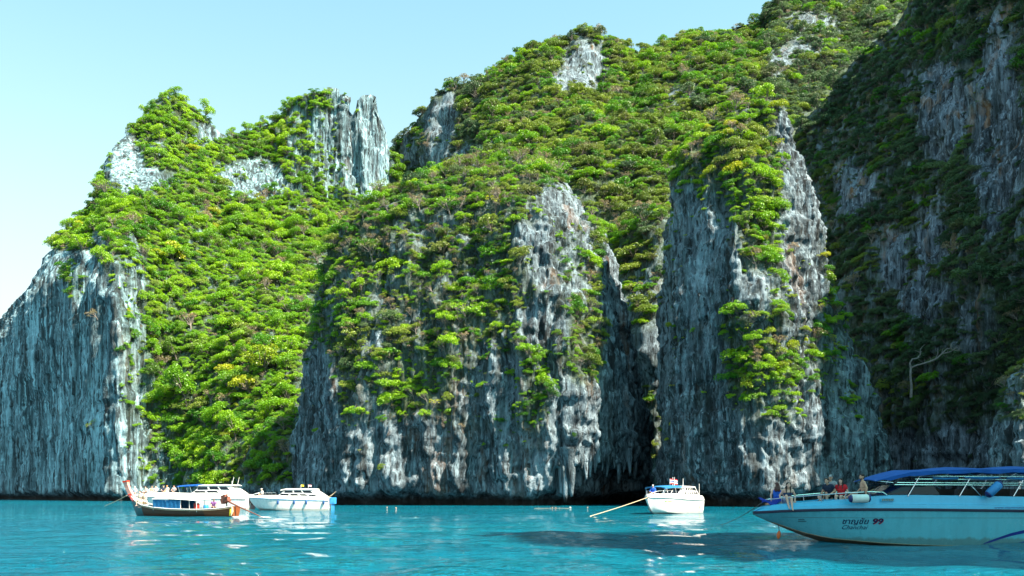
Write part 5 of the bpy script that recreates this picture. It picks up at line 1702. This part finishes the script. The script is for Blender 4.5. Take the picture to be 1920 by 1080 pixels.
def blob_mesh(name, prims, vox, smooth=3):
    """prims: ('c', a, b, ra, rb) capsules and ('e', centre, (rx,ry,rz), matrix) ellipsoids fused into one continuous surface"""
    m = MB()
    for p in prims:
        if p[0] == 'c':
            m.loft(capsule(*p[1:5]), True, True)
        else:
            c, r, M = Vector(p[1]), p[2], (p[3] if len(p) > 3 and p[3] is not None else Matrix.Identity(3))
            rings = []
            for i in range(9):
                t = math.pi * i / 8
                s, z = max(1e-3, math.sin(t)), -math.cos(t)
                rings.append([c + M @ Vector((r[0] * s * math.cos(2 * math.pi * j / 12), r[1] * s * math.sin(2 * math.pi * j / 12), r[2] * z)) for j in range(12)])
            m.loft(rings, True, True)
    me = bpy.data.meshes.new(name + '_raw')
    me.from_pydata(m.V, [], m.F)
    bm = bmesh.new(); bm.from_mesh(me); bmesh.ops.recalc_face_normals(bm, faces=bm.faces); bm.to_mesh(me); bm.free()
    o = bpy.data.objects.new(name + '_raw', me)
    COL.objects.link(o)
    md = o.modifiers.new('r', 'REMESH'); md.mode = 'VOXEL'; md.voxel_size = vox; md.use_smooth_shade = True
    sm = o.modifiers.new('s', 'SMOOTH'); sm.factor = 0.5; sm.iterations = smooth
    dg = bpy.context.evaluated_depsgraph_get()
    out = bpy.data.meshes.new_from_object(o.evaluated_get(dg))
    COL.objects.unlink(o); bpy.data.objects.remove(o); bpy.data.meshes.remove(me)
    out.name = name
    out.polygons.foreach_set('use_smooth', np.ones(len(out.polygons), bool))
    return out

def skin_mat(name, col):
    return plain(name, col, 0.5, 0.10, 9.0, 0.35)
SKIN = {'light': skin_mat('skin_light', (.66, .41, .31)), 'tan': skin_mat('skin_tan', (.52, .31, .21)), 'pale': skin_mat('skin_pale', (.68, .46, .36))}
HAIR = {'black': plain('hair_black', (.012, .010, .010), 0.45, 0.3, 30, bump=0.4), 'brown': plain('hair_brown', (.05, .025, .014), 0.5, 0.3, 30, bump=0.4), 'auburn': plain('hair_auburn', (.07, .018, .014), 0.5, 0.3, 30, bump=0.4)}
CLOTH = {}
def cl(name, col):
    if name not in CLOTH: CLOTH[name] = fabric('cloth_' + name, col, 0.6)
    return CLOTH[name]
M_eye = plain('eye_dark', (.02, .015, .012), 0.2)
M_lip = plain('lips', (.35, .10, .09), 0.5)

def rotx(a): return Matrix.Rotation(a, 3, 'X')
def rotz(a): return Matrix.Rotation(a, 3, 'Z')

def person(loc, yaw, label, skin='light', hair='black', lean=0.15, twist=0.0, head=(0, 0), hairlen=0, legs=None, arms=None, wear=(), cap=None, vox=0.012, scale=1.0, group=None, beard=False, legs_on=True):
    """seated or floating figure; origin at the seat; faces -Y at yaw 0.  legs: ((knee),(foot)) per side, arms: ((elbow),(hand)) per side in seat space"""
    R = empty('person', loc, yaw)
    R.scale = (scale,) * 3
    tag(R, label, 'person', group)
    T = rotz(twist) @ rotx(lean)
    hip = Vector((0, 0, .10))
    tp = lambda x, y, z: hip + T @ Vector((x, y, z))
    torso, pelvis, chest, thigh, calf, uarm, farm, hands, headp = [], [], [], [], [], [], [], [], []
    pelvis += [('c', (-.075, .01, .10), (.075, .01, .10), .105, .105), ('c', (-.06, 0, .17), (.06, 0, .17), .095, .095)]
    torso += [('c', tp(-.055, 0, .10), tp(.055, 0, .10), .095, .095), ('c', tp(-.06, 0, .20), tp(.06, 0, .20), .098, .098)]
    chest += [('c', tp(-.07, -.005, .30), tp(.07, -.005, .30), .108, .108), ('c', tp(-.085, 0, .39), tp(.085, 0, .39), .098, .098), ('c', tp(-.135, .005, .455), tp(.135, .005, .455), .058, .058)]
    neck = [('c', tp(0, .005, .46), tp(0, -.012, .56), .056, .05)]
    HT = rotz(twist * .4 + head[0]) @ rotx(lean * .3 + head[1])
    hc = tp(0, -.018, .665)
    hp = lambda x, y, z: hc + HT @ Vector((x, y, z))
    headp += [('e', hp(0, .012, .02), (.077, .094, .098), HT), ('e', hp(0, -.022, -.045), (.058, .068, .072), HT), ('c', hp(0, -.088, .005), hp(0, -.104, -.028), .010, .014), ('c', hp(-.03, -.082, .022), hp(.03, -.082, .022), .014, .014),
              ('e', hp(0, -.068, -.098), (.026, .022, .018), HT), ('e', hp(.078, .012, -.01), (.012, .022, .032), HT), ('e', hp(-.078, .012, -.01), (.012, .022, .032), HT)]
    legs = legs if legs is not None else (((-.10, -.42, .12), (-.10, -.40, -.30)), ((.10, -.42, .12), (.10, -.40, -.30)))
    if legs_on:
        for sx, (kn, ft) in zip((-1, 1), legs):
            hj = Vector((sx * .085, -.01, .10)); kn, ft = Vector(kn), Vector(ft)
            thigh.append(('c', hj, hj.lerp(kn, .5), .084, .072)); thigh.append(('c', hj.lerp(kn, .5), kn, .072, .054))
            mid = kn.lerp(ft, .35)
            cd = (kn - hj).cross(ft - kn)
            bk = Vector((0, .015, 0))
            calf += [('c', kn, mid + bk, .054, .055), ('c', mid + bk, ft, .055, .034)]
            fd = Vector((ft.x - hj.x, -.9, -.25)); fd = Vector((fd.x * .3, fd.y, fd.z)).normalized()
            calf += [('c', ft + Vector((0, .03, -.03)), ft + fd * .15 + Vector((0, 0, -.03)), .036, .026)]
    arms = arms if arms is not None else (((-.27, -.05, .36), (-.24, -.28, .22)), ((.27, -.05, .36), (.24, -.28, .22)))
    for sx, (el, hd) in zip((-1, 1), arms):
        sj = tp(sx * .175, .005, .445); el, hd = Vector(el), Vector(hd)
        uarm += [('c', sj, sj.lerp(el, .45), .056, .047), ('c', sj.lerp(el, .45), el, .047, .038)]
        farm += [('c', el, el.lerp(hd, .35), .038, .040), ('c', el.lerp(hd, .35), hd, .040, .027)]
        d = (hd - el).normalized()
        side = d.cross(Vector((0, 0, 1)))
        side = side.normalized() if side.length > .1 else Vector((1, 0, 0))
        nrm = side.cross(d)
        pc = hd + d * .045
        for q in (-1, 0, 1): hands.append(('c', hd + side * q * .016, pc + side * q * .024, .018, .017))
        for q, ln in zip((-1.5, -.5, .5, 1.5), (.052, .066, .062, .046)):
            k1 = pc + side * q * .021 + d * .02
            k2 = k1 + (d * .8 - nrm * .35).normalized() * ln * .6
            k3 = k2 + (d * .5 - nrm * .8).normalized() * ln * .55
            hands += [('c', k1, k2, .0105, .0098), ('c', k2, k3, .0098, .0085)]
        th0 = hd + d * .015 + side * sx * .022
        hands += [('c', th0, th0 + (d * .7 + side * sx * .7).normalized() * .04, .013, .011), ('c', th0 + (d * .7 + side * sx * .7).normalized() * .04, th0 + (d * .9 + side * sx * .6 - nrm * .3).normalized() * .068, .011, .009)]
    body = blob_mesh('body', pelvis + torso + chest + neck + headp + thigh + calf + uarm + farm + hands, vox)
    body.materials.append(SKIN[skin])
    b = put(bpy.data.objects.new('body', body), R)
    def grow(ps, g):
        return [('c', p[1], p[2], p[3] + g, p[4] + g) if p[0] == 'c' else ('e', p[1], tuple(r + g for r in p[2]), p[3]) for p in ps]
    def cut(p, f):
        a, c = Vector(p[1]), Vector(p[2])
        return ('c', a, a.lerp(c, f), p[3], p[3] + (p[4] - p[3]) * f)
    for piece, mt in wear:
        if piece == 'shirt': ps = grow(torso + chest, .012) + grow([u for i, u in enumerate(uarm) if i % 2 == 0], .016) + grow(pelvis[1:], .012)
        elif piece == 'long_sleeved_top': ps = grow(torso + chest + pelvis[1:], .012) + grow(uarm + farm, .012)
        elif piece == 'vest': ps = grow(torso + chest[:2] + pelvis[1:], .011) + [('c', tp(sx * .10, 0, .38), tp(sx * .095, 0, .475), .06, .052) for sx in (-1, 1)]
        elif piece == 'bikini_top': ps = grow([chest[0]], .010) + [('e', tp(sx * .065, -.085, .315), (.062, .05, .058), T) for sx in (-1, 1)] + [('c', tp(sx * .06, -.09, .35), tp(sx * .045, -.01, .505), .014, .014) for sx in (-1, 1)]
        elif piece == 'shorts': ps = grow(pelvis, .013) + grow([t for i, t in enumerate(thigh) if i % 2 == 0], .018)
        elif piece == 'briefs': ps = grow(pelvis, .010) + [cut(('c',) + t[1:3] + (t[3] + .012, t[4] + .012), .35) for i, t in enumerate(thigh) if i % 2 == 0]
        elif piece == 'wrap': ps = grow(pelvis, .02) + grow([t for i, t in enumerate(thigh) if i % 2 == 0], .03) + [('c', (-.16, .03, .03), (.16, .03, .03), .07, .07)]
        else: continue
        cm = blob_mesh(piece, ps, vox, 2)
        cm.materials.append(mt)
        put(bpy.data.objects.new(piece, cm), R)
    # hair
    hs = [('e', hp(0, .030, .045), (.088, .098, .086), HT), ('e', hp(0, .055, -.005), (.084, .072, .088), HT), ('c', hp(-.06, -.035, .075), hp(.06, -.035, .075), .035, .035)]
    if hairlen > 0:
        for q in (-.05, -.02, .02, .05):
            p0 = hp(q, .075, -.02)
            p1 = tp(q * 1.7, .105, .46); p2 = tp(q * 1.8, .125, .46 - hairlen)
            hs += [('c', p0, p1, .042, .046), ('c', p1, p2, .046, .028)]
        if hairlen > .12:
            for sx in (-1, 1):
                hs += [('c', hp(sx * .075, .02, .01), tp(sx * .085, -.045, .50), .030, .032), ('c', tp(sx * .085, -.045, .50), tp(sx * .09, -.11, .36), .032, .018)]
    hm = blob_mesh('hair', hs, vox * .9, 2)
    hm.materials.append(HAIR[hair])
    put(bpy.data.objects.new('hair', hm), R)
    if cap is not None:
        c_ = blob_mesh('cap', [('e', hp(0, .015, .062), (.096, .108, .070), HT), ('e', hp(0, -.10, .045), (.075, .075, .012), HT)], vox * .9, 2)
        c_.materials.append(cap)
        put(bpy.data.objects.new('cap', c_), R)
    if beard:
        bm_ = blob_mesh('beard', [('c', hp(-.05, -.045, -.075), hp(0, -.078, -.098), .022, .024), ('c', hp(.05, -.045, -.075), hp(0, -.078, -.098), .022, .024)], vox * .8, 2)
        bm_.materials.append(HAIR[hair]); put(bpy.data.objects.new('beard', bm_), R)
    if vox <= .013:
        for sx in (-1, 1):
            MB().loft([[hp(sx * .031 + .012 * s * math.cos(a), -.0865 - z, .004 + .007 * s * math.sin(a)) for a in np.linspace(0, 2 * math.pi, 8, endpoint=False)] for s, z in ((1, -.004), (.8, .002), (.1, .004))], True).build('eye', M_eye, b)
        MB().loft([[hp(.024 * s * math.cos(a), -.0885 - z, -.062 + .008 * s * math.sin(a)) for a in np.linspace(0, 2 * math.pi, 10, endpoint=False)] for s, z in ((1, -.006), (.8, .002), (.1, .004))], True).build('mouth', M_lip, b)
    return R

c_navy, c_red, c_black, c_blue = cl('navy', (.015, .03, .06)), cl('red', (.60, .02, .03)), cl('black', (.01, .01, .012)), cl('bright_blue', (.02, .12, .55))
c_white, c_print, c_grey, c_teal = cl('white', (.72, .72, .72)), cl('dark_print', (.03, .06, .13)), cl('grey', (.30, .32, .34)), cl('pale_blue', (.35, .50, .75))
c_towel = cl('pale_patterned_wrap', (.45, .50, .68))
bw = lambda s, y, z: (BX + s, BY + y, z)
# on the bow of the big boat
person(bw(1.30, -.30, 1.60), rad(-6), 'smiling woman in dark bikini sitting on the bow with one foot on the boat edge', 'light', 'black', .30, .05, (0, -.25), .30,
       legs=(((-.10, -.33, .30), (-.02, -.42, -.13)), ((.09, -.40, .20), (.10, -.52, -.20))), arms=(((-.30, -.03, .32), (-.26, -.10, .06)), ((.30, -.06, .32), (.27, -.16, .10))),
       wear=(('bikini_top', c_print), ('briefs', c_print), ('wrap', c_towel)), scale=1.0, vox=.010)
person(bw(1.02, .12, 1.60), rad(168), 'woman in bright blue top sitting with her back turned at the bow tip', 'light', 'auburn', .10, 0, (.2, 0), .06,
       arms=(((-.26, .02, .34), (-.22, .06, .08)), ((.26, .02, .34), (.24, .02, .08))), wear=(('vest', c_blue), ('briefs', c_teal)), scale=.97)
person(bw(3.50, .95, 1.79), rad(-52), 'man in dark navy t-shirt leaning forward on one arm beside the woman in red', 'tan', 'brown', .38, 0, (.1, -.2), 0,
       arms=(((-.26, -.16, .28), (-.22, -.36, .06)), ((.26, -.05, .32), (.16, -.28, .16))), wear=(('shirt', c_navy), ('shorts', c_black)), scale=1.02)
person(bw(3.62, 1.22, 1.90), rad(-30), 'person in a grey cap half hidden behind the man in navy', 'tan', 'black', .05, 0, (0, 0), 0, wear=(('shirt', c_grey), ('shorts', c_navy)), cap=c_grey, scale=1.0, vox=.014)
person(bw(3.88, .72, 1.76), rad(-38), 'woman in a red top with long black hair sitting inside the bow', 'light', 'black', .12, 0, (-.1, 0), .30,
       arms=(((-.25, -.05, .34), (-.16, -.26, .18)), ((.27, -.03, .33), (.22, -.22, .14))), wear=(('shirt', c_red), ('shorts', c_black)), scale=.99)
person(bw(4.10, -1.10, 1.865), rad(-98), 'shirtless bearded man in black shorts sitting on the boat side', 'tan', 'black', .10, .0, (.55, 0), 0,
       arms=(((-.26, -.05, .34), (-.24, -.26, .06)), ((.27, .04, .34), (.25, .0, .06))), legs=(((-.10, -.40, .10), (-.10, -.62, -.02)), ((.12, -.42, .14), (.10, -.60, .02))), wear=(('shorts', c_black),), scale=1.04, beard=True, vox=.010)
person(bw(2.84, .25, 1.10), rad(-85), 'person sitting low inside the bow with only the head above the rail', 'light', 'auburn', .0, 0, (0, 0), 0, wear=(('shirt', c_navy), ('shorts', c_navy)), vox=.014)
# bench they sit on
for o in bpy.data.objects:
    if o.name == 'speedboat' and 'Thai' in o.get('label', ''):
        MB().box((3.75, .70, 1.40), (1.5, .9, .70)).build('bow_bench', M_deck_tint, o, False)

# two passengers in the bow of the longtail
lt = lambda s, y, z: tuple(MT @ Vector((s, y, z)))
rzT = RT.rotation_euler.z
person(lt(.75, -.05, 1.28), rzT + rad(10), 'pale person in light clothes sitting next to the prow of the longtail boat', 'pale', 'brown', .1, wear=(('shirt', cl('cream', (.72, .62, .48))), ('shorts', c_white)), vox=.022, scale=1.08)
person(lt(1.35, -.10, 1.16), rzT + rad(-8), 'pale person in sand coloured vest sitting second from the longtail prow', 'pale', 'brown', .2, wear=(('vest', cl('sand', (.66, .52, .36))), ('shorts', cl('cream', (.72, .62, .48)))), vox=.022, scale=1.08)
person(lt(9.0, .15, .72), rzT + rad(60), 'boatman in a purple shirt sitting near the engine of the longtail boat', 'tan', 'black', .25, wear=(('shirt', cl('purple', (.22, .10, .30))), ('shorts', c_navy)), vox=.022, scale=.95)
# sunbathers on the foredeck of the long white boat
ld = lambda s, y, z: tuple(ML @ Vector((s, y, z)))
deckers = [(.62, -.15, 2.00, 'in white cap and blue shirt at the bow', 'pale', c_teal, c_white), (2.2, -.5, 2.02, 'in a cream top, second from the bow', 'pale', cl('cream', (.72, .62, .48)), None),
           (2.9, -.4, 2.05, 'bare shouldered, third from the bow', 'tan', None, None), (3.5, -.6, 2.08, 'in a white top, fourth from the bow', 'light', c_white, None),
           (4.3, -.3, 2.10, 'in a dark top in front of the awning', 'light', c_navy, None), (4.95, -.6, 2.12, 'in an orange hat', 'tan', cl('cream', (.72, .62, .48)), cl('orange', (.62, .25, .04))), (5.7, -.4, 2.12, 'in a grey top nearest the awning', 'light', c_grey, None)]
for k, (s, y, z, ds, sk, tp_, cp_) in enumerate(deckers):
    person(ld(s, y, z), rad([10, -30, 20, 0, 40, -15, 15][k]), 'small person on the long white boat ' + ds, sk, ['brown', 'black'][k % 2], .1, wear=(() if tp_ is None else (('shirt', tp_),)) + (('shorts', [c_navy, c_black, c_white][k % 3]),), cap=cp_, vox=.026, group='people on the foredeck of the long white boat')
person(tuple(MS @ Vector((1.45, 0, 1.70))), rad(-40), 'person in white sitting alone on the bow of the smaller white speedboat', 'tan', 'black', .1, wear=(('shirt', c_white), ('shorts', c_navy)), cap=c_white, vox=.024)
person(tuple(MB_ @ Vector((.95, -.15, 1.95))), rad(-20), 'person in blue clothes on the bow of the boat before the gap', 'tan', 'black', .1, wear=(('long_sleeved_top', c_blue), ('shorts', c_blue)), cap=cl('pale_cap', (.5, .55, .6)), vox=.022)
# swimmers
sw = [(725, 118, 'light', 'left one of the two swimmers near the middle rock'), (744, 116, 'light', 'right one of the two swimmers near the middle rock'), (1033, 117, 'tan', 'swimmer beside the float line under the rock overhang'), (1044, 116.5, 'tan', 'swimmer with dark wet hair close behind the float line swimmer'), (1100, 118, 'light', 'lone swimmer under the stalactites left of the slanting rope')]
for k, (px, D, sk, lab) in enumerate(sw):
    p = wpos(px, 925, D)
    person((p.x, D, -.66), rad([20, -30, 70, -60, 40][k]), lab, sk, ['brown', 'black', 'black', 'black', 'brown'][k], .2, head=(0, -.25), legs=(((-.1, .1, -.32), (-.1, .3, -.65)), ((.1, .05, -.35), (.12, .25, -.7))),
           arms=(((-.34, -.1, .44), (-.36, -.36, .46)), ((.34, -.1, .44), (.36, -.36, .46))), wear=(('shorts', c_navy),), vox=.024, scale=1.05, group='swimmers along the cliff')
a, b = wpos(1002, 925, 117.5), wpos(1069, 925, 117.5)
fr = empty('float_line', (a.x, 117.5, 0.02))
tag(fr, 'white float line lying on the water under the rock overhang', 'float line')
MB().tube([(0, 0, 0), ((b.x - a.x) * .3, .1, 0), ((b.x - a.x) * .7, -.1, .01), (b.x - a.x, 0, 0)], .016, 6).build('line', M_rope, fr)
for t in (.12, .45, .7, 1.0):
    r = .16 if t == 1.0 else .045
    MB().lathe([(0, r * .2), (.2, r * .8), (.5, r), (.8, r * .8), (1, r * .2)], ((b.x - a.x) * t - r, 0, .05), ((b.x - a.x) * t + r, 0, .05), 10).build('float', M_white, fr)
